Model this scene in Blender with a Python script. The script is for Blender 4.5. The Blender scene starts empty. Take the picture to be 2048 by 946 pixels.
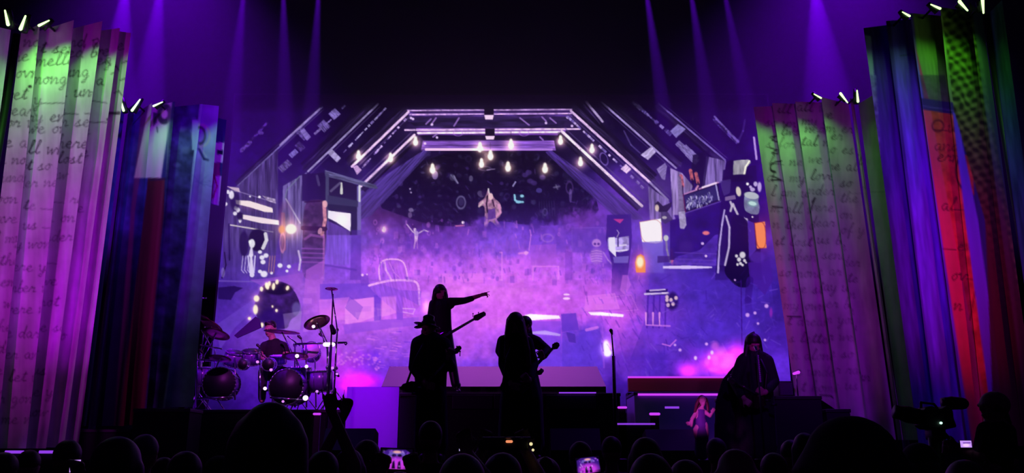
import bpy, bmesh, math, random
import numpy as np
from mathutils import Vector, Matrix, Quaternion

# ------------------------------------------------------------------ camera, world, lights, exposure
FPX = 1700.0                      # focal length in pixels of the 2048-wide frame
PITCH = math.atan(457.0 / FPX)    # camera tilted up
CAMZ = 1.55
SC = bpy.context.scene
C = SC.collection
cam_d = bpy.data.cameras.new('camera'); cam_d.sensor_width = 36.0; cam_d.lens = 36.0 * FPX / 2048.0
cam_d.clip_end = 200
cam = bpy.data.objects.new('camera', cam_d); C.objects.link(cam)
cam.location = (0, 0, CAMZ); cam.rotation_euler = (math.pi / 2 + PITCH, 0, 0)
SC.camera = cam
SC.view_settings.view_transform = 'Standard'; SC.view_settings.look = 'None'
SC.view_settings.gamma = 1.0; SC.view_settings.exposure = 0.0; SC.view_settings.use_curve_mapping = False
SC.cycles.use_denoising = True
SC.cycles.max_bounces = 5; SC.cycles.volume_bounces = 0; SC.cycles.transparent_max_bounces = 8
SC.cycles.caustics_reflective = False; SC.cycles.caustics_refractive = False
SC.cycles.sample_clamp_indirect = 4.0

world = bpy.data.worlds.new('world'); SC.world = world; world.use_nodes = True
world.node_tree.nodes['Background'].inputs[0].default_value = (0.16, 0.04, 0.55, 1)
world.node_tree.nodes['Background'].inputs[1].default_value = 0.012

CT, ST = math.cos(PITCH), math.sin(PITCH)
def P(px, py, y):
    """place in the hall at distance y whose projection is the frame position (px, py)"""
    a = (px - 1024.0) / FPX; b = (473.0 - py) / FPX
    t = y / (CT - b * ST)
    return Vector((a * t, y, CAMZ + (ST + b * CT) * t))
def mpp(y): return y / FPX        # metres per pixel at distance y

def spot(name, loc, target, color, power, angle=60, blend=0.6, radius=0.08, parent=None):
    d = bpy.data.lights.new(name, 'SPOT'); d.color = color; d.energy = power
    d.spot_size = math.radians(angle); d.spot_blend = blend; d.shadow_soft_size = radius
    o = bpy.data.objects.new(name, d); C.objects.link(o)
    o.location = loc; v = Vector(target) - Vector(loc)
    o.rotation_euler = v.to_track_quat('-Z', 'Y').to_euler()
    return o

MAG = (0.62, 0.03, 0.95); VIO = (0.16, 0.0, 1.0); RED = (1.0, 0.06, 0.25); GRN = (0.22, 1.0, 0.12)
# floods washing the drapes from the stage floor and from the front trusses
spot('flood_magenta_left', (-7.6, 3.0, 4.0), P(110, 430, 9.5), (0.44, 0.0, 0.60), 1050, 48, 1.0, 0.15)
spot('flood_magenta_low_left', (-3.6, 7.2, 2.2), P(130, 430, 9.5), (0.46, 0.0, 1.0), 300, 66, 1.0, 0.05)
spot('flood_violet_left', (-2.5, 8.5, 9.5), P(320, 360, 13), (0.20, 0.0, 1.0), 1300, 40, 1.0, 0.15)
spot('flood_magenta_right', (2.6, 4.5, 3.0), P(1620, 470, 13), (0.32, 0.0, 0.52), 1350, 42, 1.0, 0.15)
spot('flood_violet_right', (3.2, 5.0, 7.5), P(1850, 470, 10), (0.24, 0.0, 0.9), 760, 48, 1.0, 0.15)
spot('flood_red_right', (5.2, 3.5, 2.2), P(1900, 560, 10), (1.0, 0.04, 0.14), 480, 26, 1.0, 0.1)
# wash over the ramp and the violet box, and violet washes that fill the hazy air at both sides
for _x in (-1.6, -0.3, 1.0): spot('unseen_ramp_fill', (_x, 14.7, 4.95), (_x, 15.3, 2.9), (0.55, 0.12, 0.75), 75, 120, 1.0, 0.0)  # bodiless spots added in mid-air, unseen, to light the ramp alone
spot('flood_box', (-2.5, 12.2, 6.5), P(742, 800, 13.45), (0.30, 0.0, 1.0), 2200, 20, 1.0, 0.1)
spot('flood_magenta_kit', (-3.4, 11.2, 5.4), P(560, 710, 14.5), (0.75, 0.06, 1.0), 560, 50, 1.0, 0.05)
spot('haze_wash_left', (-7.5, 15.5, 13.8), P(330, 200, 15.5), (0.22, 0.0, 1.0), 4200, 70, 1.0, 0.2)
spot('haze_wash_right', (7.5, 15.5, 13.8), P(1660, 200, 15.5), (0.22, 0.0, 1.0), 4200, 70, 1.0, 0.2)
# beams that cut through the haze above the stage: (lamp x px, aim x px at y=240, half width at the aim in px, watts)
BEAMS = [(492, 462, 26, 7000), (566, 570, 24, 6000), (640, 622, 22, 6500), (255, 225, 60, 7000), (325, 290, 50, 7000),
         (1286, 1330, 22, 8000), (1375, 1420, 24, 6000), (1440, 1500, 24, 5000), (1625, 1660, 70, 6000)]

# ------------------------------------------------------------------ helpers
def srgb(c):
    return tuple(((v / 255.0) / 12.92 if v / 255.0 <= 0.04045 else ((v / 255.0 + 0.055) / 1.055) ** 2.4) for v in c)
_mats = {}
def mat(name, col, rough=0.6, metal=0.0, emit=None, estr=1.0, bump=0.0, scale=40.0, spec=0.5):
    if name in _mats: return _mats[name]
    m = bpy.data.materials.new(name); m.use_nodes = True; nt = m.node_tree; b = nt.nodes['Principled BSDF']
    b.inputs['Base Color'].default_value = (*col, 1); b.inputs['Roughness'].default_value = rough
    b.inputs['Metallic'].default_value = metal; b.inputs['Specular IOR Level'].default_value = spec
    if emit:
        b.inputs['Emission Color'].default_value = (*emit, 1); b.inputs['Emission Strength'].default_value = estr
    n = nt.nodes.new('ShaderNodeTexNoise'); n.inputs['Scale'].default_value = scale; n.inputs['Detail'].default_value = 4
    r = nt.nodes.new('ShaderNodeMapRange'); r.inputs['To Min'].default_value = rough * 0.85; r.inputs['To Max'].default_value = min(1, rough * 1.15)
    nt.links.new(n.outputs['Fac'], r.inputs['Value']); nt.links.new(r.outputs['Result'], b.inputs['Roughness'])
    if bump:
        bp = nt.nodes.new('ShaderNodeBump'); bp.inputs['Strength'].default_value = bump; bp.inputs['Distance'].default_value = 0.01
        nt.links.new(n.outputs['Fac'], bp.inputs['Height']); nt.links.new(bp.outputs['Normal'], b.inputs['Normal'])
    _mats[name] = m
    return m
def tag(o, label=None, cat=None, group=None, kind=None):
    if label: o['label'] = label
    if cat: o['category'] = cat
    if group: o['group'] = group
    if kind: o['kind'] = kind
    return o
def empty(name, loc, label, cat, group=None):
    o = bpy.data.objects.new(name, None); C.objects.link(o); o.location = loc; o.empty_display_size = 0.1
    return tag(o, label, cat, group)
def link(name, me, m, parent=None, smooth=True):
    if m: me.materials.append(m)
    if smooth and len(me.polygons): me.polygons.foreach_set('use_smooth', [True] * len(me.polygons))
    o = bpy.data.objects.new(name, me); C.objects.link(o)
    if parent:
        o.parent = parent; o.matrix_parent_inverse = Matrix.Translation(-Vector(parent.location))
    return o
def from_bm(name, bm, m, parent=None, smooth=True):
    me = bpy.data.meshes.new(name); bm.to_mesh(me); bm.free()
    return link(name, me, m, parent, smooth)
def ring_basis(d):
    d = d.normalized(); up = Vector((0, 0, 1)) if abs(d.z) < 0.9 else Vector((0, 1, 0))
    u = d.cross(up).normalized(); v = u.cross(d).normalized(); return u, v
def add_cap(bm, p, q, r0, r1, n=12, ky=1.0, ends=3):
    """tapered capsule from p to q; ky squashes it front to back"""
    p, q = Vector(p), Vector(q); d = q - p
    if d.length < 1e-5: d = Vector((0, 0, 1e-4))
    u, v = ring_basis(d); dn = d.normalized(); rows = []
    for k in range(ends + 1):
        a = math.pi / 2 * k / ends; rows.append((p - dn * r0 * math.cos(a), r0 * math.sin(a)))
    for k in range(ends + 1):
        a = math.pi / 2 * k / ends; rows.append((q + dn * r1 * math.sin(a), r1 * math.cos(a)))
    mid = (p + q) / 2
    rings = []
    for c, r in rows:
        if r < 1e-6: rings.append([bm.verts.new(c)]); continue
        rg = []
        for i in range(n):
            a = 2 * math.pi * i / n; w = c + u * r * math.cos(a) + v * r * math.sin(a)
            w.y = c.y + (w.y - c.y) * ky; rg.append(bm.verts.new(w))
        rings.append(rg)
    for a, b in zip(rings, rings[1:]):
        if len(a) == 1 and len(b) == 1: continue
        for i in range(n):
            j = (i + 1) % n
            if len(a) == 1: bm.faces.new((a[0], b[i], b[j]))
            elif len(b) == 1: bm.faces.new((a[i], b[0], a[j]))
            else: bm.faces.new((a[i], b[i], b[j], a[j]))
def add_ell(bm, c, rx, ry, rz, rot=None, n=14, m=9):
    c = Vector(c); rings = []
    for k in range(m + 1):
        t = math.pi * k / m
        if k in (0, m): pts = [Vector((0, 0, rz * math.cos(t)))]
        else: pts = [Vector((rx * math.sin(t) * math.cos(2 * math.pi * i / n), ry * math.sin(t) * math.sin(2 * math.pi * i / n), rz * math.cos(t))) for i in range(n)]
        rings.append([bm.verts.new(c + (rot @ p if rot else p)) for p in pts])
    for a, b in zip(rings, rings[1:]):
        for i in range(n):
            j = (i + 1) % n
            if len(a) == 1: bm.faces.new((a[0], b[i], b[j]))
            elif len(b) == 1: bm.faces.new((a[i], b[0], a[j]))
            else: bm.faces.new((a[i], b[i], b[j], a[j]))
def add_box(bm, c, s, rot=None, bevel=0.0):
    r = bmesh.ops.create_cube(bm, size=1.0); vs = r['verts']
    for v in vs:
        w = Vector((v.co.x * s[0], v.co.y * s[1], v.co.z * s[2])); v.co = Vector(c) + (rot @ w if rot else w)
    if bevel:
        es = list({e for v in vs for e in v.link_edges})
        bmesh.ops.bevel(bm, geom=es, offset=bevel, segments=2, affect='EDGES', profile=0.5)
def add_cyl(bm, p, q, r0, r1=None, n=16):
    r1 = r0 if r1 is None else r1; p, q = Vector(p), Vector(q); u, v = ring_basis(q - p)
    A = [bm.verts.new(p + (u * math.cos(2 * math.pi * i / n) + v * math.sin(2 * math.pi * i / n)) * r0) for i in range(n)]
    B = [bm.verts.new(q + (u * math.cos(2 * math.pi * i / n) + v * math.sin(2 * math.pi * i / n)) * r1) for i in range(n)]
    for i in range(n): bm.faces.new((A[i], B[i], B[(i + 1) % n], A[(i + 1) % n]))
    bm.faces.new(A[::-1]); bm.faces.new(B)
def add_prism(bm, pts, y0, y1):
    """outline of (x, z) points given solid depth from y0 to y1"""
    A = [bm.verts.new((x, y0, z)) for x, z in pts]; B = [bm.verts.new((x, y1, z)) for x, z in pts]
    n = len(pts)
    bm.faces.new(A); bm.faces.new(B[::-1])
    for i in range(n): bm.faces.new((A[i], B[i], B[(i + 1) % n], A[(i + 1) % n]))
def remesh(o, vox=0.012, it=3):
    m = o.modifiers.new('remesh', 'REMESH'); m.mode = 'VOXEL'; m.voxel_size = vox; m.use_smooth_shade = True
    if it:
        s = o.modifiers.new('smooth', 'SMOOTH'); s.iterations = it; s.factor = 0.5
    return o
def part(name, fn, m, parent=None, smooth=True, vox=None, it=3):
    bm = bmesh.new(); fn(bm); bmesh.ops.recalc_face_normals(bm, faces=bm.faces)
    o = from_bm(name, bm, m, parent, smooth)
    if vox: remesh(o, vox, it)
    return o

# ------------------------------------------------------------------ raster helpers for printed cloth and the picture on the screen
def _hash(ix, iy, seed):
    h = (ix.astype(np.int64) * 374761393 + iy.astype(np.int64) * 668265263 + int(seed) * 982451653) & 0x7fffffff
    h = (h ^ (h >> 13)) * 1274126177 & 0x7fffffff
    return ((h ^ (h >> 16)) & 0xffff) / 65535.0
def vnoise(x, y, seed=0):
    ix = np.floor(x); iy = np.floor(y); fx = x - ix; fy = y - iy
    fx = fx * fx * (3 - 2 * fx); fy = fy * fy * (3 - 2 * fy)
    a = _hash(ix, iy, seed); b = _hash(ix + 1, iy, seed); c = _hash(ix, iy + 1, seed); d = _hash(ix + 1, iy + 1, seed)
    return (a * (1 - fx) + b * fx) * (1 - fy) + (c * (1 - fx) + d * fx) * fy
def fbm(x, y, seed=0, oct=4):
    s = 0; a = 0.5; t = 0
    for k in range(oct):
        s = s + a * vnoise(x, y, seed + k * 17); t += a; a *= 0.55; x = x * 2.03 + 5.1; y = y * 2.03 + 1.7
    return s / t
class Art:
    def __init__(s, x0, y0, x1, y1, base):
        s.x0, s.y0 = x0, y0; s.w, s.h = x1 - x0, y1 - y0
        s.a = np.zeros((s.h, s.w, 3)); s.a[:] = np.array(base) / 255.0
        s.yy, s.xx = np.mgrid[0:s.h, 0:s.w].astype(float); s.xx += x0; s.yy += y0
    def win(s, xs, ys, pad=2):
        a = int(max(0, min(xs) - s.x0 - pad)); b = int(min(s.w, max(xs) - s.x0 + pad + 1))
        c = int(max(0, min(ys) - s.y0 - pad)); d = int(min(s.h, max(ys) - s.y0 + pad + 1))
        return slice(c, max(c, d)), slice(a, max(a, b))
    def mask_poly(s, pts):
        sl = s.win([p[0] for p in pts], [p[1] for p in pts]); X = s.xx[sl]; Y = s.yy[sl]; M = np.zeros(X.shape)
        for ox, oy in ((-.25, -.25), (.25, -.25), (-.25, .25), (.25, .25)):
            ins = np.zeros(X.shape, bool); n = len(pts)
            for i in range(n):
                x1, y1 = pts[i]; x2, y2 = pts[(i + 1) % n]
                if y1 == y2: continue
                c = ((y1 > Y + oy) != (y2 > Y + oy)) & (X + ox < (x2 - x1) * (Y + oy - y1) / (y2 - y1) + x1)
                ins ^= c
            M += ins * .25
        return sl, M
    @staticmethod
    def _round(pts, closed, it=2):
        for _ in range(it):
            o = [] if closed else [pts[0]]
            for i in range(len(pts) if closed else len(pts) - 1):
                a, b = pts[i], pts[(i + 1) % len(pts)]
                o += [(a[0] * .78 + b[0] * .22, a[1] * .78 + b[1] * .22), (a[0] * .22 + b[0] * .78, a[1] * .22 + b[1] * .78)]
            pts = o if closed else o + [pts[-1]]
        return pts
    def poly(s, pts, col, al=1.0, tex=None, fade=None, add=False):
        if len(pts) >= 9: pts = s._round(pts, True)
        sl, M = s.mask_poly(pts); s.put(sl, M, col, al, tex, fade, add)
    def put(s, sl, M, col, al=1.0, tex=None, fade=None, add=False):
        if M.size == 0: return
        c = np.array(col, float) / 255.0
        X, Y = s.xx[sl], s.yy[sl]
        k = np.ones(X.shape)
        if tex:                               # ('grain', angle in degrees, length, width, depth) or ('mottle', size, depth)
            if tex[0] == 'grain':
                t = math.radians(tex[1]); u = X * math.cos(t) + Y * math.sin(t); v = -X * math.sin(t) + Y * math.cos(t)
                k = 1 + tex[4] * (fbm(u / tex[2], v / tex[3], 3, 3) - .5) * 2
            else: k = 1 + tex[2] * (fbm(X / tex[1], Y / tex[1], 9, 3) - .5) * 2
        M = M * al
        if fade:                              # (x0, y0, x1, y1): opaque at the first point, gone at the second
            dx, dy = fade[2] - fade[0], fade[3] - fade[1]
            t = np.clip(((X - fade[0]) * dx + (Y - fade[1]) * dy) / (dx * dx + dy * dy), 0, 1); M = M * (1 - t)
        cc = c[None, None, :] * k[..., None]
        if add: s.a[sl] += cc * M[..., None]
        else: s.a[sl] = s.a[sl] * (1 - M[..., None]) + cc * M[..., None]
    def line(s, pts, w, col, al=1.0, tex=None, fade=None, add=False, soft=0.8):
        if 5 <= len(pts) < 14: pts = s._round(pts, False)
        for (p, q) in zip(pts, pts[1:]):
            w0, w1 = (w if isinstance(w, tuple) else (w, w))
            sl = s.win((p[0], q[0]), (p[1], q[1]), int(max(w0, w1)) + 3); X, Y = s.xx[sl], s.yy[sl]
            dx, dy = q[0] - p[0], q[1] - p[1]; L = dx * dx + dy * dy + 1e-9
            t = np.clip(((X - p[0]) * dx + (Y - p[1]) * dy) / L, 0, 1)
            d = np.hypot(X - p[0] - t * dx, Y - p[1] - t * dy)
            s.put(sl, np.clip((w0 + (w1 - w0) * t) / 2 + soft / 2 - d, 0, soft) / soft, col, al, tex, fade, add)
    def ell(s, cx, cy, rx, ry, col, al=1.0, ang=0, soft=0.15, tex=None, fade=None, ring=None, add=False):
        R = max(rx, ry) * (1 + soft) + 2; sl = s.win((cx - R, cx + R), (cy - R, cy + R)); X, Y = s.xx[sl] - cx, s.yy[sl] - cy
        t = math.radians(ang); u = (X * math.cos(t) + Y * math.sin(t)) / rx; v = (-X * math.sin(t) + Y * math.cos(t)) / ry
        d = np.hypot(u, v); M = np.clip((1 + soft / 2 - d) / soft, 0, 1)
        if ring: M = M * np.clip((d - (1 - ring)) / soft + .5, 0, 1)
        s.put(sl, M, col, al, tex, fade, add)
    def glow(s, cx, cy, r, col, k=1.0, ry=None):
        ry = ry or r; sl = s.win((cx - 3 * r, cx + 3 * r), (cy - 3 * ry, cy + 3 * ry))
        d = ((s.xx[sl] - cx) / r) ** 2 + ((s.yy[sl] - cy) / ry) ** 2
        s.a[sl] += np.exp(-d)[..., None] * np.array(col) / 255.0 * k
    def blur(s, k=1):
        for _ in range(k):
            a = s.a; b = a.copy(); b[1:-1] = (a[:-2] + 2 * a[1:-1] + a[2:]) / 4; a = b.copy(); a[:, 1:-1] = (b[:, :-2] + 2 * b[:, 1:-1] + b[:, 2:]) / 4; s.a = a
    def sample(s, px, py):
        """linear-light colours at the given positions"""
        x = np.clip(px - s.x0, 0, s.w - 1.001); y = np.clip(py - s.y0, 0, s.h - 1.001)
        ix = x.astype(int); iy = y.astype(int); fx = (x - ix)[..., None]; fy = (y - iy)[..., None]; a = s.a
        c = (a[iy, ix] * (1 - fx) + a[iy, np.minimum(ix + 1, s.w - 1)] * fx) * (1 - fy) + (a[np.minimum(iy + 1, s.h - 1), ix] * (1 - fx) + a[np.minimum(iy + 1, s.h - 1), np.minimum(ix + 1, s.w - 1)] * fx) * fy
        c = np.clip(c, 0, 1)
        return np.where(c <= 0.04045, c / 12.92, ((c + 0.055) / 1.055) ** 2.4)
# pen strokes of a loose handwriting, unit letters (x right, y down, baseline at 1, x-height 0.45)
GL = {'a': [[(.5, .6), (.3, .5), (.1, .75), (.3, 1), (.5, .7), (.5, .95), (.7, 1)]], 'b': [[(.1, .9), (.3, .1), (.2, .05), (.15, 1), (.45, .95), (.45, .65), (.2, .7)]],
      'c': [[(.5, .6), (.3, .5), (.1, .8), (.3, 1), (.6, .9)]], 'd': [[(.5, .6), (.3, .5), (.1, .8), (.3, 1), (.5, .7), (.6, .0), (.55, .95), (.7, 1)]],
      'e': [[(.1, .85), (.45, .65), (.3, .5), (.1, .8), (.3, 1), (.65, .9)]], 'f': [[(.1, .9), (.5, .1), (.35, .05), (.25, 1.4), (.35, 1.3), (.3, .85), (.6, .85)]],
      'g': [[(.5, .6), (.3, .5), (.1, .75), (.3, 1), (.5, .7), (.45, 1.4), (.2, 1.4), (.65, .95)]], 'h': [[(.1, .9), (.35, .05), (.2, .1), (.15, 1), (.35, .6), (.5, .65), (.5, 1), (.7, .95)]],
      'i': [[(.1, .9), (.25, .5), (.25, 1), (.45, .9)]], 'l': [[(.1, .9), (.4, .1), (.25, .05), (.2, .95), (.5, .9)]], 'm': [[(.0, .6), (.1, .5), (.1, 1), (.25, .55), (.4, .6), (.4, 1), (.55, .55), (.7, .6), (.7, 1), (.9, .9)]],
      'n': [[(.0, .6), (.1, .5), (.1, 1), (.35, .55), (.5, .65), (.5, 1), (.7, .9)]], 'o': [[(.35, .5), (.1, .75), (.3, 1), (.5, .75), (.35, .5), (.65, .6)]],
      'r': [[(.0, .9), (.2, .5), (.25, .6), (.45, .6), (.4, .95), (.6, .9)]], 's': [[(.0, .95), (.35, .5), (.3, .7), (.45, .95), (.15, 1), (.6, .9)]], 't': [[(.1, .9), (.35, .15), (.25, .95), (.5, .9)], [(.1, .4), (.5, .35)]],
      'u': [[(.0, .6), (.1, .5), (.1, .95), (.35, .95), (.5, .55), (.5, .95), (.7, .9)]], 'v': [[(.0, .55), (.1, .5), (.25, 1), (.5, .55), (.65, .6)]], 'w': [[(.0, .55), (.1, .5), (.15, 1), (.4, .6), (.45, 1), (.7, .55), (.8, .6)]],
      'y': [[(.0, .55), (.1, .5), (.15, .9), (.4, .9), (.5, .55), (.4, 1.4), (.15, 1.35), (.65, .9)]], 'p': [[(.1, .5), (.1, 1.4), (.1, .6), (.4, .55), (.4, .9), (.15, .95), (.6, .9)]]}
def write(art, text, x, y, size, slope, w, col, al=0.8, ky=1.0, seed=0):
    rnd = random.Random(seed * 91 + len(text)); cx = x; cy = y
    for ch in text:
        if ch == ' ': cx += size * .5; cy += slope * size * .5; continue
        if ch == '_': art.line([(cx, cy - size * .1), (cx + size, cy - size * .05 + slope * size)], w, col, al); cx += size; cy += slope * size; continue
        for st in GL.get(ch, GL['e']):
            pts = [(cx + a * size + (1 - b) * size * .25, cy + (b - 1) * size * ky + slope * a * size + rnd.uniform(-.4, .4)) for a, b in st]
            sm = []
            for i in range(len(pts) - 1):       # Catmull-Rom so that the pen runs round
                p0 = pts[max(i - 1, 0)]; p1 = pts[i]; p2 = pts[i + 1]; p3 = pts[min(i + 2, len(pts) - 1)]
                for k in range(3):
                    t = k / 3; f = lambda j: .5 * (2 * p1[j] + (p2[j] - p0[j]) * t + (2 * p0[j] - 5 * p1[j] + 4 * p2[j] - p3[j]) * t * t + (3 * p1[j] - p0[j] - 3 * p2[j] + p3[j]) * t ** 3)
                    sm.append((f(0), f(1)))
            sm.append(pts[-1]); art.line(sm, (w * rnd.uniform(.7, 1.2), w), col, al * rnd.uniform(.6, 1))
        wd = max(p[0] for st in GL.get(ch, GL['e']) for p in st); cx += wd * size * .95; cy += slope * wd * size + rnd.uniform(-.5, .5)
def grid_mesh(name, pts, cols, m, parent, faces_mask=None, attr='print'):
    """pts (ny, nx, 3), cols (ny, nx, 3) -> one mesh with a colour attribute; faces_mask picks cells"""
    ny, nx = pts.shape[:2]; idx = np.arange(ny * nx).reshape(ny, nx)
    q = np.stack([idx[:-1, :-1], idx[1:, :-1], idx[1:, 1:], idx[:-1, 1:]], -1).reshape(-1, 4)
    if faces_mask is not None: q = q[faces_mask.reshape(-1)]
    used = np.unique(q); remap = np.zeros(ny * nx, int); remap[used] = np.arange(len(used)); q = remap[q]
    co = pts.reshape(-1, 3)[used]; cc = cols.reshape(-1, 3)[used]
    me = bpy.data.meshes.new(name); me.vertices.add(len(co)); me.vertices.foreach_set('co', co.astype(np.float32).ravel())
    me.loops.add(q.size); me.loops.foreach_set('vertex_index', q.astype(np.int32).ravel())
    me.polygons.add(len(q)); me.polygons.foreach_set('loop_start', (np.arange(len(q)) * 4).astype(np.int32)); me.polygons.foreach_set('loop_total', np.full(len(q), 4, np.int32))
    me.update(calc_edges=True)
    a = me.color_attributes.new(attr, 'FLOAT_COLOR', 'POINT')
    a.data.foreach_set('color', np.concatenate([cc, np.ones((len(cc), 1))], 1).astype(np.float32).ravel())
    return link(name, me, m, parent)
# ------------------------------------------------------------------ the setting
STAGE_Z = 1.6
m_black = mat('black_stage', (0.006, 0.005, 0.008), 0.75)
m_deck = mat('deck_vinyl', (0.012, 0.010, 0.016), 0.45)
m_back = mat('black_drape', (0.010, 0.008, 0.016), 0.9, bump=0.4, scale=6)
m_dark = mat('black_gear', (0.010, 0.010, 0.012), 0.5)
m_metal = mat('dark_chrome', (0.35, 0.33, 0.38), 0.25, 1.0)
def slab(name, x0, x1, y0, y1, z0, z1, m, parent=None, bevel=0.0):
    return part(name, lambda bm: add_box(bm, ((x0 + x1) / 2, (y0 + y1) / 2, (z0 + z1) / 2), (x1 - x0, y1 - y0, z1 - z0), bevel=bevel), m, parent, smooth=False)
tag(slab('floor', -16, 16, -3, 26, -0.1, 0, mat('hall_floor', (0.02, 0.018, 0.02), 0.6)), 'dark concrete hall floor under the crowd', kind='structure')
tag(slab('wall_back', -16, 16, 21.5, 21.7, 0, 18, m_back), 'black backdrop hanging behind the stage', kind='structure')
tag(slab('stage_deck', -13, 13, 9.1, 21.4, 0, STAGE_Z, m_deck), 'black stage deck', kind='structure')

# ------------------------------------------------------------------ the video screen
SD = 18.0
SX0, SY0, SX1, SY1 = 418, 168, 1590, 832
art = Art(SX0, SY0, SX1, SY1, (30, 8, 75))
gx = [440, 520, 600, 680, 760, 840, 920, 1000, 1080, 1160, 1240, 1320, 1400, 1480, 1550]
gr = {
 180: [(28,4,75),(26,4,70),(22,3,60),(18,2,48),(12,1,36),(12,1,34),(12,1,34),(12,1,34),(12,1,34),(14,1,38),(18,2,50),(22,3,62),(24,4,66),(30,5,80),(34,6,90)],
 230: [(40,5,105),(38,5,100),(32,5,90),(28,4,76),(26,6,66),(60,35,100),(66,40,110),(66,40,110),(66,40,110),(60,35,100),(26,6,66),(28,5,76),(28,5,78),(32,6,90),(38,7,110)],
 300: [(44,8,120),(40,8,105),(36,10,92),(34,10,84),(34,14,84),(40,20,84),(30,10,70),(30,10,70),(30,10,70),(40,20,84),(36,16,88),(34,10,88),(34,8,92),(36,6,100),(44,8,120)],
 380: [(40,14,105),(46,24,100),(48,30,96),(44,30,90),(70,36,140),(18,6,52),(16,5,48),(16,5,48),(16,5,48),(40,20,100),(92,48,170),(70,44,120),(40,14,100),(30,6,85),(42,8,120)],
 430: [(50,20,120),(60,36,105),(66,42,110),(86,60,160),(78,36,110),(54,24,90),(28,10,66),(76,40,160),(76,40,155),(112,54,175),(100,52,180),(66,34,130),(38,10,108),(34,8,95),(70,20,120)],
 480: [(66,38,155),(72,48,140),(84,50,140),(112,76,205),(120,66,190),(110,54,180),(118,60,190),(124,72,215),(118,64,205),(104,56,190),(92,48,180),(84,60,170),(56,28,145),(38,10,105),(80,40,165)],
 530: [(74,40,165),(84,52,175),(108,60,190),(140,76,225),(185,90,240),(198,96,242),(186,92,236),(198,98,242),(192,92,236),(158,80,225),(104,52,190),(92,60,190),(66,36,165),(46,12,120),(66,30,150)],
 580: [(66,34,150),(108,60,190),(160,88,220),(148,78,225),(158,82,228),(192,92,240),(226,114,246),(220,108,246),(216,102,246),(200,92,240),(190,90,236),(96,48,190),(72,40,180),(64,34,165),(56,26,150)],
 630: [(76,34,165),(98,52,190),(150,80,220),(205,96,236),(205,102,240),(192,92,240),(212,98,246),(216,100,246),(206,92,244),(200,90,240),(196,86,236),(130,60,215),(84,44,195),(68,34,175),(60,26,150)],
 680: [(80,30,165),(118,58,200),(148,70,220),(168,80,230),(164,80,230),(160,76,230),(190,86,240),(182,84,240),(150,74,235),(108,58,220),(150,66,220),(118,54,210),(82,44,200),(78,40,190),(70,28,170)],
 730: [(50,20,130),(92,36,185),(112,40,205),(180,50,238),(118,48,222),(128,60,222),(132,64,226),(126,60,226),(116,60,226),(108,58,224),(100,42,195),(80,36,188),(120,44,215),(110,46,220),(96,40,215)],
 780: [(40,10,110),(70,20,160),(96,20,200),(150,30,240),(110,24,225),(90,30,180),(90,30,180),(90,30,180),(90,30,180),(90,30,180),(60,20,150),(60,20,150),(60,20,150),(60,20,150),(60,20,150)],
 830: [(30,6,90),(60,10,150),(90,14,200),(130,24,235),(110,18,220),(80,20,160),(80,20,160),(80,20,160),(80,20,160),(80,20,160),(40,10,100),(40,10,100),(40,10,100),(40,10,100),(40,10,100)]}
ys = sorted(gr); G = np.array([gr[k] for k in ys], float) / 255.0
# smoke billows bend the colour field
wx = art.xx + 26 * (fbm(art.xx / 42, art.yy / 30, 5, 4) - .5) + 10 * (fbm(art.xx / 12, art.yy / 10, 15, 2) - .5)
wy = art.yy + 60 * (fbm(art.xx / 30, art.yy / 34, 25, 4) - .5)
wy = np.where(art.yy < 370, art.yy, art.yy + (wy - art.yy) * np.clip((art.yy - 370) / 40, 0, 1))
col = np.zeros_like(art.a)
fi = np.interp(wx, gx, np.arange(len(gx))); fj = np.interp(wy, ys, np.arange(len(ys)))
i0 = np.minimum(fi.astype(int), len(gx) - 2); j0 = np.minimum(fj.astype(int), len(ys) - 2); u = (fi - i0)[..., None]; v = (fj - j0)[..., None]
u = u * u * (3 - 2 * u); v = v * v * (3 - 2 * v)
art.a = (G[j0, i0] * (1 - u) + G[j0, i0 + 1] * u) * (1 - v) + (G[j0 + 1, i0] * (1 - u) + G[j0 + 1, i0 + 1] * u) * v
art.a *= (1 + .24 * (fbm(art.xx / 9, art.yy / 9, 44, 4) - .5) + .16 * (fbm(art.xx / 26, art.yy / 20, 45, 3) - .5))[..., None]
SMOKE = art.a.copy()
REG = []                       # pictured things cut out as parts of the screen: (name, label, polygon)
A = art; R = random.Random(4)
def reg(name, pts, label=None): REG.append((name, label, pts))

# back wall with its clutter of pictures
wall = [(852, 303), (1104, 303), (1216, 420), (1140, 450), (1060, 452), (1000, 440), (940, 455), (860, 450), (800, 430), (745, 410)]
A.poly(wall, (17, 7, 48), .9, fade=(960, 400, 960, 520))
for _ in range(420):
    x = R.uniform(770, 1190); y = R.uniform(306, 445)
    if x < 852 - (y - 303) * .9 or x > 1104 + (y - 303) * .9: continue
    c = R.choice([(60,50,110),(80,74,130),(44,30,100),(52,40,96),(90,60,150)]); s = R.uniform(1.2, 5.5)
    if R.random() < .5: A.ell(x, y, s, s * R.uniform(.6, 1.5), c, R.uniform(.15, .5), R.uniform(0, 90), ring=R.choice([None, .4]), soft=.5)
    else: A.line([(x, y), (x + R.uniform(-8, 8), y + R.uniform(-8, 8))], R.uniform(1, 3), c, R.uniform(.2, .55))
for yy in (330, 352, 373, 396, 420): A.line([(800, yy), (1160, yy + R.uniform(-2, 2))], 2, (34, 16, 70), .35)
A.line([(902, 350), (915, 366)], 3, (120,120,160), .7); A.ell(905, 355, 6, 7, (90,84,120), .6); A.line([(908,352),(916,366)], 2.5, (150,140,180), .7)
A.ell(942, 357, 4, 6, (110,100,140), .7); A.ell(970, 337, 14, 5, (70,54,110), .6, ring=.4); A.line([(974,340),(990,338)], 2, (150,130,170), .7)
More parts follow.
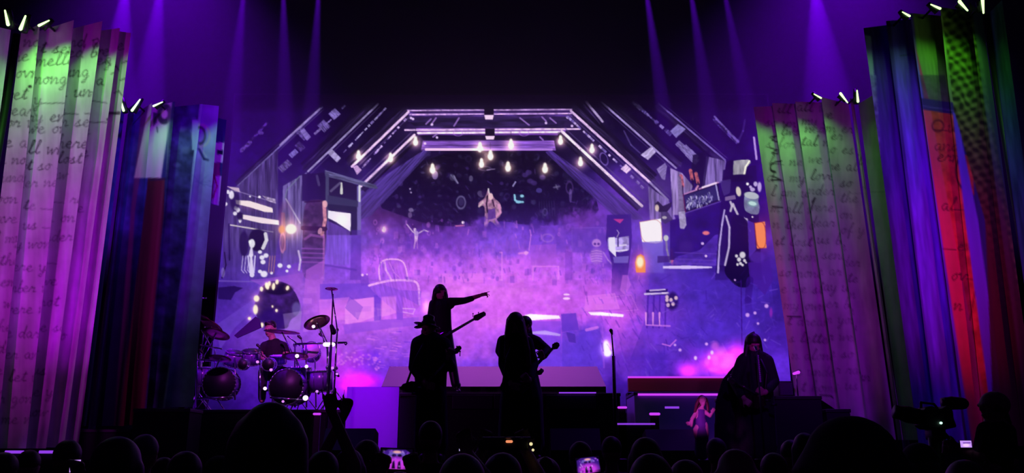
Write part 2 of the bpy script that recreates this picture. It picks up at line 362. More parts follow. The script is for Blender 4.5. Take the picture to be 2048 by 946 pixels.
A.ell(922, 405, 10, 14, (120,110,160), .75, ring=.28, soft=.2); A.ell(922, 404, 5, 8, (60,50,100), .7)
A.ell(870, 350, 6, 9, (110,90,160), .8); A.ell(937, 318, 7, 7, (50,36,96), .6, ring=.4)
for p in ((1050,350),(1060,362),(1068,366),(1058,345),(1085,355)): A.ell(p[0], p[1], 6, 5, (84,58,140), .6, soft=.5)
A.ell(1078, 381, 6, 5, (84,70,160), .7); A.line([(1026,372),(1031,364)], 3, (170,160,220), .8)
A.line([(1108,375),(1118,373)], 4, (110,100,140), .7); A.line([(1112,370),(1115,378)], 3, (110,100,140), .7)
A.ell(1139, 375, 8, 14, (90,60,130), .6, ring=.35); A.ell(1141, 391, 3, 14, (130,100,190), .5)
for k in range(7): A.line([(1078 + k * 5, 402), (1080 + k * 5, 432)], 1.5, (64,54,110), .5)
A.ell(1090, 424, 5, 8, (100,90,150), .5, ring=.4)
# framed television picture
A.poly([(1027,388),(1049,389),(1049,408),(1027,407)], (20,30,70)); A.line([(1029,390),(1030,400),(1036,404),(1046,404)], 4, (150,210,240), .9); A.ell(1044, 392, 4, 3, (160,220,245), .9); A.ell(1037,404,6,3,(140,200,235),.9)
reg('pictured_television', [(1026,387),(1050,388),(1050,409),(1026,408)], 'small pale blue picture glowing on the dark back wall')
reg('pictured_mirror', [(912,390),(932,390),(934,420),(912,420)])
# seated figure
A.ell(962, 388, 8, 6, (110,96,140), .6, 30); A.ell(968, 385, 5, 8, (40,20,70), .8)
fig = [(976,378),(980,388),(986,392),(990,398),(1000,405),(1004,420),(1000,433),(990,440),(1000,446),(1002,455),(994,455),(986,445),(978,442),(974,455),(969,455),(968,440),(970,425),(968,410),(956,414),(957,405),(968,398),(973,388)]
A.poly(fig, (196,140,176), .85, tex=('mottle', 5, .5)); A.ell(981, 393, 5, 7, (236,196,206), .95); A.line([(975,392),(973,408),(975,424)], 3, (30,10,40), .9); A.line([(985,400),(988,412)], 3, (40,12,50), .8)
A.line([(997,410),(1001,425),(984,440)], 4.5, (222,150,200), .9); A.poly([(976,420),(990,416),(992,436),(976,440)], (84,44,150), .8)
A.line([(974,440),(970,456)], 4.5, (214,140,220), .9, fade=(972,440,970,462)); A.line([(992,440),(1001,456)], 4.5, (196,120,220), .8, fade=(992,440,1001,462)); A.line([(966,404),(958,413)], 4, (220,190,200), .8); A.line([(977,378),(978,386)], 3, (230,220,230), .9)
reg('pictured_seated_figure', fig, 'seated long-haired figure pictured in the middle of the screen')
# smoke rising in front of the wall
edge = np.interp(A.xx, [700,745,800,860,920,960,985,1010,1060,1110,1160,1200,1260], [385,400,428,446,446,436,432,430,430,440,418,392,375]) + 70 * (fbm(A.xx / 16, A.yy / 22, 91, 4) - .5) + 16 * (fbm(A.xx / 5, A.yy / 7, 92, 3) - .5)
sa = np.clip((A.yy - edge) / 22, 0, 1) * (np.abs(A.xx - 980) < 290) * (A.yy < 560); sa *= .82
A.a = A.a * (1 - sa[..., None]) + SMOKE * (.9 + .3 * fbm(A.xx / 9, A.yy / 11, 93, 4))[..., None] * sa[..., None]
# ladder of beams: three octagonal frames of the loft
W = ('grain', 0, 30, 2, .45)
def beam(pts, c, al=1, ang=0, d=.45): A.poly(pts, c, al, tex=('grain', ang, 30, 2.2, d))
# wide side braces
LB = [(848,300),(862,303),(742,432),(718,440),(720,384)]; beam(LB, (78,56,140), .75, -47); reg('pictured_brace', LB, 'broad wooden brace on the left of the pictured loft')
RB = [(1102,300),(1090,304),(1150,362),(1235,438),(1290,440),(1262,414)]; beam(RB, (72,48,132), .75, 43); reg('pictured_brace', RB, 'broad wooden brace on the right of the pictured loft')
beam([(808,236),(1136,236),(1120,258),(836,258)], (52,34,92), .9); beam([(838,270),(1120,270),(1108,284),(850,284)], (36,16,72), .9)
T3 = [(846,281),(1108,281),(1112,301),(842,301)]; beam(T3, (120,76,176), .95); A.line([(852,299),(965,299)], 5, (236,190,240), .95); A.line([(965,299),(1104,299)], 4, (170,120,214), .9); A.line([(850,291),(1106,290)], 1.5, (50,24,90), .7); reg('pictured_beam', T3, 'third crossbeam of the pictured loft, above the hanging bulbs')
T2 = [(832,256),(1134,256),(1128,270),(836,270)]; beam(T2, (110,60,160), .9); A.line([(810,260),(1160,258)], 3.5, (230,190,240), .9, tex=('mottle', 6, .3)); A.line([(836,266),(1120,264)], 4, (245,215,246), .95, tex=('mottle', 6, .25)); reg('pictured_beam', T2, 'bright middle crossbeam of the pictured loft')
T1 = [(806,217),(1152,217),(1144,233),(818,233)]; beam(T1, (70,42,120), .9); A.line([(808,221),(1148,219)], 3, (214,170,236), .95, tex=('mottle', 7, .5)); A.line([(820,229),(1142,227)], 3, (206,160,232), .9, tex=('mottle', 7, .4)); reg('pictured_beam', T1, 'topmost crossbeam of the pictured loft')
for x, y, x2, y2 in ((862,238,852,248),(872,236,862,250),(918,236,908,252),(1040,236,1058,250),(1084,234,1092,242),(1100,236,1112,246),(866,274,874,268),(1080,274,1086,280)): A.line([(x,y),(x2,y2)], 3, (150,110,190), .8)
for x, y in ((822,236),(826,238),(864,249),(1092,246),(1135,235),(850,287),(1144,252),(874,275)): A.ell(x, y, 2.5, 2.5, (226,196,246), .9, soft=.6)
A.ell(916, 266, 10, 7, (170,120,210), .6, ring=.2); A.ell(1048, 266, 10, 7, (170,120,210), .6, ring=.2)
# centre blocks
for bx, by, w, h in ((978, 226, 19, 26), (980, 268, 19, 22)):
    pp = [(bx - w/2, by - h/2), (bx + w/2, by - h/2), (bx + w/2, by + h/2), (bx - w/2, by + h/2)]
    A.poly(pp, (40,20,64)); A.poly([(bx - w/2, by + 4), (bx + w/2, by + 4), (bx + w/2 - 2, by + h/2), (bx - w/2 + 2, by + h/2)], (232,196,236)); reg('pictured_block', pp)
# rafters: bright lit edges with dark timber under them
def rafter(p, q, w, c, name=None, dark=18, side=1, label=None, al=.95):
    dx, dy = q[0] - p[0], q[1] - p[1]; L = math.hypot(dx, dy); nx, ny = -dy / L * side, dx / L * side; ang = math.degrees(math.atan2(dy, dx))
    band = [p, q, (q[0] + nx * dark, q[1] + ny * dark), (p[0] + nx * dark, p[1] + ny * dark)]
    A.poly(band, (30,14,58), .85, tex=('grain', ang, 30, 2, .6)); A.line([(p[0] + nx * dark * .45, p[1] + ny * dark * .45), (q[0] + nx * dark * .45, q[1] + ny * dark * .45)], dark * .5, (66,50,100), .55, tex=('grain', ang, 26, 1.6, .8)); A.line([(p[0] - nx * w * 1.6, p[1] - ny * w * 1.6), (q[0] - nx * w * 1.6, q[1] - ny * w * 1.6)], w * .5, (90,70,130), .6); A.line([p, q], w, c, al, tex=('grain', ang, 9, 3, .3))
    reg(name or 'pictured_rafter', [(p[0] - nx * w, p[1] - ny * w), (q[0] - nx * w, q[1] - ny * w), band[2], band[3]], label)
BR = (226,188,240); MD = (150,132,190); DM = (104,90,150)
rafter((645,214),(476,371),(3.2),DM,dark=10,side=1, label='outermost rafter on the left of the pictured loft'); rafter((640,217),(560,290),3.5,(140,120,176),dark=4)
rafter((756,208),(616,343),4,(140,126,176),dark=22,side=1,label='second rafter from the left of the pictured loft')
rafter((817,224),(704,333),5,BR,dark=20,side=1,label='bright rafter under the left end of the topmost crossbeam')
rafter((829,270),(720,374),5,BR,dark=14,side=-1,label='bright rafter under the left end of the middle crossbeam')
rafter((1142,222),(1300,365),5,BR,dark=22,side=-1,label='bright rafter under the right end of the topmost crossbeam')
rafter((1123,262),(1284,412),5.5,(240,210,246),dark=14,side=1,label='bright rafter under the right end of the middle crossbeam')
rafter((1202,203),(1352,336),4,MD,dark=22,side=-1,label='third rafter from the right of the pictured loft'); rafter((1172,203),(1205,243),4.5,(170,150,196),dark=5,side=-1)
rafter((1317,207),(1450,320),3.6,(110,92,164),dark=16,side=1,label='outermost rafter on the right of the pictured loft'); rafter((1300,365),(1336,400),4,MD,dark=5,side=1)
A.line([(1429,233),(1476,284)], 4, (110,90,160), .8); A.line([(1476,284),(1486,262),(1490,240)], 4, (76,48,140), .6); A.line([(1430,240),(1474,283)], 9, (96,76,150), .5, tex=('mottle',4,.8))
A.line([(534,246),(482,303)], 5, (70,36,130), .8, tex=('mottle',5,.6)); A.line([(500,285),(484,300)], 8, (86,56,140), .7, tex=('mottle',4,.6)); A.line([(520,266),(524,266)], 7, (80,50,136), .8)
# short boards seen between the rafters
def board(x, y, w, h, ang, c, al=.85):
    t = math.radians(ang); u = (math.cos(t), math.sin(t)); v = (-u[1], u[0])
    pp = [(x + u[0]*a*w/2 + v[0]*b*h/2, y + u[1]*a*w/2 + v[1]*b*h/2) for a, b in ((-1,-1),(1,-1),(1,1),(-1,1))]
    A.poly(pp, c, al, tex=('grain', ang, 6, 1.6, .4)); return pp
for x, y, w, h, c in ((570,332,14,26,(92,76,130)),(587,307,10,18,(112,96,170)),(600,293,18,13,(76,54,124)),(636,262,5,20,(120,100,160)),(648,252,20,18,(96,80,144)),(657,244,3,16,(130,112,180)),(669,228,17,18,(126,110,180)),(687,214,4,10,(120,104,180)),(606,268,22,16,(92,74,140))): board(x, y, w, h, -42 + 90 if h > w else 45, c)
for k in range(26):
    t = k / 25; x = 690 + t * 80; y = 302 - t * 84
    if R.random() < .78: board(x, y, R.uniform(2, 5), R.uniform(5, 9), 45, R.choice([(150,138,190),(120,104,166),(176,166,214)]))
for k in range(26):
    t = k / 25; x = 726 + t * 84; y = 334 - t * 94
    if R.random() < .8: board(x, y, R.uniform(2, 5), R.uniform(4, 8), 45, R.choice([(170,140,210),(120,94,166),(206,176,234)]))
for pp, c in (([(600,262),(608,256),(622,274),(614,282)], (110,92,160)), ([(655,306),(664,298),(682,316),(674,325)], (156,144,190)), ([(706,334),(714,330),(724,340),(714,350)], (190,150,206)),
              ([(1340,262),(1356,248),(1372,258),(1352,276)], (120,108,172)), ([(1281,310),(1303,293),(1312,304),(1296,320)], (176,160,206)), ([(1241,338),(1252,328),(1263,338),(1253,347)], (224,190,236)),
              ([(1313,338),(1330,326),(1334,332),(1330,360),(1324,358)], (130,112,170))):
    A.poly(pp, c, .95, tex=('grain', -45, 8, 2, .3)); reg('pictured_block', pp)
for k in range(15):
    t = k / 14; x = 1268 + t * 70; y = 206 + t * 60
    if R.random() < .8: board(x, y, R.uniform(3, 9), R.uniform(7, 14), -46, R.choice([(116,100,160),(80,64,130),(140,124,186)]))
for x, y, w, h in ((1360,290,16,12),(1372,300,16,16),(1384,312,22,18),(1392,322,8,14)): board(x, y, w, h, 44, (124,110,166))
for k in range(24):
    t = k / 23; x = 1136 + t * 106; y = 234 + t * 98
    if R.random() < .8: board(x, y, R.uniform(3, 5), R.uniform(4, 8), -45, R.choice([(160,140,210),(110,90,166),(200,176,234)]))
for x, y in ((1264,354),(1276,365),(1284,374)): board(x, y, 8, 5, 45, (130,104,180))
A.ell(1208, 318, 8, 14, (130,104,190), .6, -20, ring=.2); A.line([(1248,262),(1262,290),(1280,306)], 3, (90,74,140), .7)
# plank walls
def planks(pts, c, ang, n=0, al=.9, fade=None): A.poly(pts, c, al, tex=('grain', ang, 40, 3.5, .55), fade=fade)
PW1 = [(478,370),(556,298),(556,470),(548,560),(446,560),(446,380)]; planks(PW1, (70,54,108), 90, fade=(500,470,500,580)); reg('pictured_plank_wall', PW1, 'grey plank wall behind the pale bats on the left of the screen')
PW2 = [(566,372),(614,344),(614,440),(606,520),(560,540)]; planks(PW2, (104,90,146), 90, fade=(590,460,590,560)); reg('pictured_plank_wall', PW2, 'plank wall beside the pictured carved column')
PW3 = [(1296,372),(1338,402),(1352,440),(1300,440)]; planks(PW3, (118,96,160), 90); PW4 = [(1340,336),(1364,346),(1386,372),(1364,430),(1346,430)]; planks(PW4, (140,118,170), 90); PW5 = [(1404,380),(1412,312),(1452,322),(1448,360),(1430,372)]; planks(PW5, (118,98,158), 90)
reg('pictured_plank_wall', PW4, 'narrow plank wall left of the pictured framed sign'); reg('pictured_plank_wall', PW5, 'plank wall above the pictured framed sign')
A.poly([(1386,310),(1420,300),(1408,380),(1380,360)], (22,10,52), .7)
for x in (492,510,528,545,575,590,604): A.line([(x, 380 if x < 560 else 372),(x - 2, 480)], 1.3, (30,16,60), .5)
# window frame structure
A.poly([(655,345),(716,372),(716,470),(655,470)], (36,22,66), .9); A.poly([(604,348),(655,345),(655,402),(604,402)], (34,16,70), .9)
WF = [(650,340),(752,370),(756,378),(740,376),(650,352)]; beam(WF, (88,84,128), .95, 14); reg('pictured_beam', WF, 'slanting beam over the pictured window')
A.line([(634,352),(638,370)], 5, (84,74,120), .7); A.line([(662,382),(680,366)], 5, (100,90,130), .8); A.poly([(651,345),(658,348),(658,460),(651,460)], (70,68,108)); A.poly([(714,372),(722,374),(722,470),(714,470)], (120,106,180), .9)
A.line([(719,372),(719,402)], 4, (220,220,226), .95); A.line([(683,366),(683,386)], (3,6), (214,214,210), .95); A.poly([(655,390),(716,402),(716,414),(655,408)], (54,50,90)); A.poly([(655,408),(714,414),(714,424),(655,418)], (36,30,66))
WN = [(656,421),(702,427),(701,463),(690,456),(672,444),(656,436)]; A.poly(WN, (244,234,252)); A.glow(684, 440, 14, (120,90,160), .3); reg('pictured_window', WN, 'glaring white window behind the pictured carved column')
A.poly([(702,425),(714,428),(714,470),(702,464)], (40,30,74)); A.poly([(652,440),(700,462),(700,530),(648,530)], (130,84,214), .55, tex=('grain', 90, 40, 4, .35)); A.line([(650,530),(712,540)], 4, (90,50,170), .6)
A.poly([(703,460),(722,460),(722,560),(700,560)], (84,44,170), .5)
# carved column
TC = [(611,402),(640,398),(655,406),(653,470),(650,500),(648,560),(604,560),(604,500),(606,440)]; A.poly(TC, (70,40,84), .95, tex=('mottle', 9, .5), fade=(630,470,630,585))
A.line([(648,405),(650,440),(644,470)], 7, (216,140,160), .85, tex=('mottle',5,.3)); A.line([(610,404),(640,402)], 3, (40,14,46), .8); A.ell(650, 408, 5, 7, (240,176,190), .9)
A.line([(606,456),(650,458)], 9, (46,16,54), .85); A.ell(640, 462, 4, 7, (214,150,180), .8, 20); A.line([(610,478),(622,470),(646,474)], 5, (130,72,150), .8)
for y in (497,506,515,524): A.line([(604,y),(648,y+1)], 3, (150,80,190), .6)
A.line([(648,470),(647,560)], 4, (214,120,220), .6, fade=(648,470,647,640)); A.poly([(612,540),(648,520),(640,650),(604,650)], (190,96,228), .55, fade=(626,560,626,670))
reg('pictured_column', TC, 'lumpy brown carved column pictured on the left of the screen')
# bats and skulls
B1 = [(471,400),(500,402),(545,416),(546,425),(530,424),(498,414),(472,408)]; A.glow(505, 412, 24, (90,50,40), .5, 8); A.poly(B1, (252,232,232)); reg('pictured_bat', B1, 'upper pale bat hanging on the pictured plank wall')
B2 = [(484,429),(492,430),(558,441),(558,450),(520,446),(486,438)]; A.poly(B2, (246,226,234)); reg('pictured_bat', B2, 'lower pale bat hanging on the pictured plank wall')
A.line([(461,450),(516,459)], (2.5,3), (226,214,214), .9); A.line([(516,459),(546,464)], 2, (140,130,160), .8); A.line([(438,378),(480,384),(520,396),(552,406)], 2, (170,150,200), .55); A.poly([(524,391),(551,398),(551,407),(536,402)], (190,170,206), .85, tex=('mottle',4,.5)); A.ell(519,394,3,2.5,(244,236,246)); A.ell(500,393,2,2,(230,220,240))
A.poly([(452,372),(478,376),(480,384),(470,382)], (230,200,214), .8)
for x, y, rx, ry in ((463,390,5,8),(450,408,5,4),(456,384,3,4),(476,420,4,5),(470,427,4,4),(480,441,3,5),(471,416,3,4)): A.ell(x, y, rx, ry, (236,228,244), .95, soft=.4)
A.ell(470, 402, 10, 18, (16,6,36), .6, soft=.5); A.ell(463,390,5,8,(236,228,244),.9,soft=.4); A.line([(458,448),(459,520)], 3, (24,8,60), .8); A.ell(480,432,6,8,(16,6,36),.8,soft=.4)
A.line([(572,398),(600,446)], 3, (176,166,200), .8); A.line([(570,396),(574,380),(600,352)], 2.5, (110,120,140), .7); A.ell(572, 438, 14, 34, (120,70,110), .5, soft=.5, ring=.35)
A.poly([(562,425),(570,425),(572,500),(562,505)], (170,90,110), .5); A.ell(565, 485, 6, 22, (190,120,170), .8, ring=.3)
A.glow(580, 458, 26, (255,190,110), .55, 20); A.ell(582, 458, 11, 10, (255,250,232), 1, soft=.3); A.ell(563, 459, 6, 8, (255,170,100), .8, soft=.6); reg('pictured_lamp', [(568,446),(594,446),(596,470),(568,470)], 'blazing white lamp pictured beside the carved column')
# mummy and ribs
A.ell(515, 480, 18, 22, (14,4,34), .95, soft=.2); A.ell(488, 488, 9, 26, (24,8,60), .8, soft=.3); A.ell(504, 487, 6, 9, (240,238,248), .95, soft=.3); A.ell(500,484,3,4,(246,246,250)); A.line([(531,468),(533,480),(526,496)], 7, (226,222,232), .95)
SK = [(482,516),(500,504),(512,500),(520,498),(536,512),(534,552),(520,552),(508,550),(484,545)]
for dx in (-22,-16,-10): A.line([(508+dx,512),(505+dx,540),(510+dx,546)], 1.8, (196,180,236), .8)
A.line([(503,496),(502,510),(504,550)], (4,9), (232,222,250), .9); A.line([(496,512),(500,545)], 3, (214,200,250), .9); A.line([(510,512),(508,545)], 3, (214,200,250), .9)
for x, y, r in ((524,515,5),(532,511,5),(526,524,5),(520,504,4),(528,548,7),(520,543,4),(543,546,3),(578,533,4),(560,531,5),(574,542,3)): A.ell(x, y, r, r * .9, (238,232,250), .95, soft=.4)
reg('pictured_skeleton', SK, 'white ribcage and bones pictured on the left of the screen'); A.line([(597,502),(601,520),(598,540)], 4, (222,200,240), .8)
for x in (540,545,550): A.line([(x,512),(x-3,545)], 2, (200,130,130), .6)
A.line([(449,505),(452,530),(444,556)], 2.5, (20,4,50), .9); A.ell(446,545,4,10,(150,130,200),.5); A.line([(430,500),(434,512)], 3, (230,110,130), .8)
A.line([(436,562),(560,564)], 3, (120,90,190), .6); A.poly([(436,575),(468,572),(486,576),(470,585),(462,600),(436,598)], (30,8,80), .8); A.poly([(500,560),(540,556),(610,545),(600,575),(540,580)], (160,84,214), .5)
A.poly([(432,650),(505,600),(520,610),(470,655),(440,700)], (120,80,214), .35); A.poly([(500,632),(540,560),(540,620),(515,650)], (140,90,220), .3)
# gaping round thing with bright points
GM = [(516,590),(524,572),(545,560),(575,566),(592,586),(602,612),(596,630),(580,640),(575,660),(520,655),(514,635),(508,610)]; A.poly(GM, (52,22,100), .9, tex=('mottle',14,.5)); A.ell(556, 578, 28, 12, (26,8,56), .9, soft=.3); A.ell(545, 640, 26, 24, (44,12,110), .8, soft=.4)
A.ell(593,618,9,14,(110,96,170),.6,soft=.4); A.poly([(566,628),(604,622),(600,660),(570,660)], (170,140,210), .4)
for x, y, rx, ry, an in ((513,597,7,8,0),(511,619,6,12,0),(523,578,4,6,0),(534,572,5,9,-15),(538,568,4,7,20),(547,573,4,9,5),(554,564,4,6,10),(575,576,4,6,20),(499,637,4,4,0),(524,650,4,6,0),(553,621,3,4,0),(545,613,2,3,0)):
    A.glow(x, y, rx * 1.4, (255,190,120), .35); A.ell(x, y, rx * .8, ry * .8, (255,240,214), .97, an, soft=.4)
reg('pictured_creature_head', GM, 'dark gaping round head ringed with bright teeth-like points')
# desk, armchair, rug
A.poly([(640,568),(756,566),(800,580),(842,582),(840,612),(800,590),(690,600),(640,598)], (108,60,212), .6); A.poly([(638,600),(698,594),(720,612),(700,660),(690,640),(640,640)], (226,120,246), .5); A.poly([(748,590),(762,590),(762,640),(748,642)], (112,58,216), .8); A.poly([(793,590),(806,590),(806,640),(793,640)], (124,62,222), .7)
A.poly([(690,612),(700,600),(720,598),(748,594),(748,634),(722,644),(690,648)], (236,136,248), .8); A.poly([(764,594),(792,594),(792,626),(764,634)], (232,130,246), .8); A.poly([(700,592),(726,614),(716,640),(690,616)], (108,60,206), .45)
A.poly([(686,650),(760,640),(838,634),(836,650),(690,668)], (146,74,228), .7)
AC = [(757,560),(758,528),(768,518),(800,518),(812,528),(816,556),(836,560),(840,580),(840,620),(800,630),(764,600),(738,575),(738,564)]; A.poly(AC, (176,90,240), .45, tex=('grain',75,20,3,.3)); A.line([(760,560),(757,540),(762,523),(775,518),(800,519),(810,528),(816,558)], 3, (244,170,250), .85); A.line([(738,571),(760,565),(785,560),(830,561),(838,572),(839,610)], 4.5, (244,170,250), .85, fade=(800,560,842,640)); A.line([(769,524),(772,540),(782,558)], 4, (240,170,250), .8); A.line([(778,524),(788,545),(800,556)], 1.6, (226,140,246), .6)
reg('pictured_armchair', AC, 'pale pink outlined armchair pictured left of centre'); A.poly([(720,550),(736,548),(738,570),(722,572)], (110,56,196), .5); A.ell(725, 550, 3, 2.5, (250,190,250), .9); A.ell(734, 549, 2, 2, (250,190,250), .8)
for p in ([(877,547),(905,547),(905,566),(877,568)], [(918,547),(966,546),(966,565),(920,564)]): A.poly(p, (236,124,246), .5)
A.line([(806,617),(830,618),(826,628),(806,624)], 2, (246,180,250), .6); A.glow(853, 612, 7, (200,150,200), .6, 14)
for k in range(40):
    x = R.uniform(690, 860); y = R.uniform(664, 735); A.line([(x,y),(x+R.uniform(6,18),y+R.uniform(-4,4))], R.uniform(1,3), R.choice([(232,120,248),(200,100,246),(110,50,214)]), R.uniform(.2,.7))
for k in range(70):
    x = R.uniform(670, 760); y = R.gauss(718, 8); A.ell(x, y, 2.5, 2, (216,110,240), R.uniform(.2,.7), soft=.6)
# dancer statue
DS = [(813,448),(826,462),(832,458),(840,462),(852,459),(858,464),(842,468),(838,480),(836,500),(828,500),(828,480),(824,468)]
A.line([(814,449),(825,463),(832,468)], 2.5, (206,170,224), .95); A.line([(836,467),(848,460),(856,463)], 2.5, (206,170,224), .95); A.line([(833,466),(832,480)], (8,6), (232,196,240), .95); A.ell(830,460,3,4,(232,204,236),.95); A.line([(831,480),(828,497)], (4,2), (200,140,224), .85); A.line([(834,480),(835,496)], 2.5, (180,110,214), .7)
reg('pictured_dancer_statue', DS, 'pale dancer statue with raised arms')
A.glow(768, 458, 8, (255,190,120), .5); A.ell(768, 459, 4, 5.5, (255,246,226), 1, soft=.4); A.ell(926, 445, 3, 3, (250,220,250)); A.line([(912,452),(928,451)], 3, (220,120,190), .8); A.ell(820, 430, 4, 6, (160,130,190), .5); A.ell(822, 420, 5, 4, (190,170,220), .5); A.ell(822,385,2,2,(190,170,220),.8); A.ell(820,378,1.6,1.6,(190,170,220),.8)
# clutter in the smoke
for _ in range(420):
    x = R.uniform(735, 1285); y = R.uniform(440, 560); s = R.uniform(2, 9); c = R.choice([(190,100,236),(150,84,220),(110,56,190),(210,120,240),(90,50,180)])
    k = R.random()
    if k < .4: A.line([(x,y),(x+R.uniform(-3,3),y+s*1.6)], R.uniform(1,3), c, R.uniform(.25,.6))
    elif k < .7: A.ell(x, y, s*.5, s*.7, c, R.uniform(.2,.5), soft=.5, ring=R.choice([None, .4]))
    else: A.poly([(x,y),(x+s,y),(x+s,y+s*1.6),(x,y+s*1.6)], c, R.uniform(.2,.42))
for _ in range(150):
    x = R.uniform(600, 1230); y = R.uniform(535, 670); s = R.uniform(6, 26); c = R.choice([(240,140,250),(170,84,240),(250,160,250),(150,76,230)])
    A.poly([(x,y),(x+s,y),(x+s,y+s*.6),(x,y+s*.6)], c, R.uniform(.06,.2))
for pts in ([(1000,505),(1004,505),(1004,560),(1000,560)], [(1066,534),(1066,560)], [(1066,533),(1117,533),(1117,558)], [(1060,460),(1062,470),(1058,500)]): A.line(pts, 2.4, (240,140,250), .55)
A.poly([(1060,490),(1112,488),(1112,530),(1062,530)], (170,84,224), .5); A.line([(1014,478),(1014,505)], 4, (140,76,214), .6); A.line([(1022,478),(1022,505)], 4, (140,76,214), .6); A.line([(1030,478),(1030,505)], 4, (140,76,214), .6); A.line([(1038,507),(1056,505)], 4, (226,130,240), .8); A.ell(1052,506,4,4,(240,160,246),.8)
A.poly([(1120,470),(1125,450),(1132,468),(1132,505),(1120,505)], (120,64,206), .6); A.poly([(1145,458),(1212,456),(1212,505),(1145,505)], (104,60,190), .5); A.line([(1144,505),(1144,456),(1212,455)], 1.6, (130,84,210), .6)
A.poly([(1130,500),(1145,505),(1145,560),(1130,560)], (110,50,190), .4); A.ell(1095, 476, 13, 9, (170,110,220), .5, ring=.3)
# skeleton
A.ell(1193, 486, 9, 8, (200,140,230), .8, soft=.3); A.ell(1190, 488, 2.5, 2.5, (96,50,160)); A.ell(1197, 488, 2.5, 2.5, (96,50,160)); A.ell(1193, 512, 13, 16, (170,110,214), .55, soft=.4)
for k in range(5): A.line([(1183,503+k*5),(1193,501+k*5),(1204,503+k*5)], 1.5, (216,160,240), .6)
A.line([(1207,505),(1216,520),(1224,528)], 3, (200,150,230), .5); reg('pictured_skeleton', [(1184,478),(1202,478),(1208,505),(1204,530),(1182,530),(1180,505)], 'faint skeleton with skull pictured in the smoke right of centre')
# striped figure with white front
FG = [(1214,430),(1262,428),(1264,475),(1258,530),(1250,600),(1222,600),(1224,530),(1212,478)]; A.poly(FG, (54,24,130), .85, fade=(1240,520,1240,610)); A.poly([(1215,478),(1258,472),(1258,500),(1240,505),(1216,498)], (196,176,244), .8, tex=('mottle',6,.4)); A.poly([(1217,475),(1230,474),(1232,514),(1218,500)], (238,230,252), .95); A.line([(1224,492),(1252,490)], 3, (236,226,250), .8); A.line([(1226,503),(1254,500)], 2.5, (240,230,252), .9); A.line([(1236,470),(1236,492)], 3, (40,24,96), .8); A.poly([(1226,514),(1258,512),(1256,526),(1228,526)], (130,110,210), .7)
A.poly([(1226,438),(1248,438),(1240,447)], (220,60,150), .8); A.line([(1234,460),(1238,466),(1234,474)], 1.6, (200,180,230), .8); reg('pictured_standing_figure', FG, 'dark figure with a white front pictured right of centre')
A.poly([(1245,550),(1256,550),(1262,570),(1250,590),(1240,580)], (210,110,236), .5)
# glaring screen, flame
WS = [(1279,444),(1322,437),(1325,484),(1312,487),(1284,484)]; A.glow(1302, 462, 34, (120,70,150), .35); A.poly(WS, (255,246,252)); A.line(WS + [WS[0]], 1.2, (200,110,110), .6); A.poly([(1284,484),(1326,482),(1328,545),(1292,545)], (130,110,220), .75, fade=(1300,470,1300,580)); reg('pictured_bright_panel', WS, 'glaring white slanted panel pictured right of centre')
A.glow(1281, 528, 15, (255,90,20), .55, 22); A.poly([(1272,545),(1270,525),(1274,512),(1281,508),(1288,512),(1291,525),(1291,545)], (255,150,60), .85); A.ell(1280, 524, 7, 11, (255,240,200), 1, soft=.6); reg('pictured_flame', [(1269,508),(1292,508),(1292,548),(1269,548)], 'orange flame glowing below the white slanted panel')
A.line([(1332,476),(1334,500),(1340,524)], 4, (150,140,160), .7); A.ell(1332, 476, 5, 6, (220,224,210), .8); A.line([(1343,500),(1345,528)], 5, (230,110,140), .7); A.line([(1349,512),(1352,530)], 6, (150,80,190), .6); A.poly([(1315,512),(1340,512),(1340,524),(1315,526)], (60,30,120), .8)
# dark mantel area
A.poly([(1340,440),(1450,420),(1450,480),(1430,520),(1340,520)], (34,8,104), .85, tex=('mottle',16,.25)); A.ell(1372,495,14,14,(54,24,120),.7,soft=.5); A.poly([(1430,470),(1450,466),(1452,530),(1336,538),(1352,514),(1400,500)], (84,48,180), .7, tex=('mottle',10,.3)); A.ell(1412, 466, 7, 4, (255,130,130), .9, soft=.5); A.ell(1405, 487, 3, 3, (206,170,236)); A.ell(1412,512,2.5,2.5,(220,180,240))
for yy in (505,518,526): A.line([(1350,yy),(1440,yy+3)], 2, (110,70,190), .5)
TT = [(1326,532),(1375,531),(1424,533),(1424,536),(1375,538),(1326,537)]; A.poly(TT, (222,200,255), .95); reg('pictured_table_edge', TT, 'bright white table edge pictured below the framed sign')
A.poly([(1300,548),(1540,540),(1550,640),(1450,720),(1260,720),(1290,640)], (74,38,180), .35, tex=('mottle', 18, .35))
# framed sign, candles, thermometer, crow
SG = [(1364,388),(1437,364),(1441,402),(1370,426)]; A.poly(SG, (20,10,50)); A.poly([(1368,392),(1434,370),(1437,399),(1373,421)], (40,36,90))
for _ in range(95):
    t = R.random(); s = R.random(); x = 1373 + t * 52; y = 416 - t * 17 - s * 22 + (4 if t > .4 else 0); A.line([(x,y),(x+R.uniform(-2,2),y+R.uniform(2,6))], R.uniform(1.2,2.6), R.choice([(214,206,240),(160,146,214),(120,104,180)]), R.uniform(.4,.95))
A.line([(1366,389),(1436,365)], 3, (190,130,190), .95); A.line([(1405,375),(1432,366)], 4, (244,220,244), .9); A.line([(1432,370),(1438,400)], 3, (170,160,214), .9); A.line([(1366,389),(1371,424)], 3, (90,20,60), .9); A.line([(1371,426),(1444,402)], 2.5, (100,70,170), .8)
reg('pictured_sign', SG, 'tilted black framed sign pictured on the right of the screen')
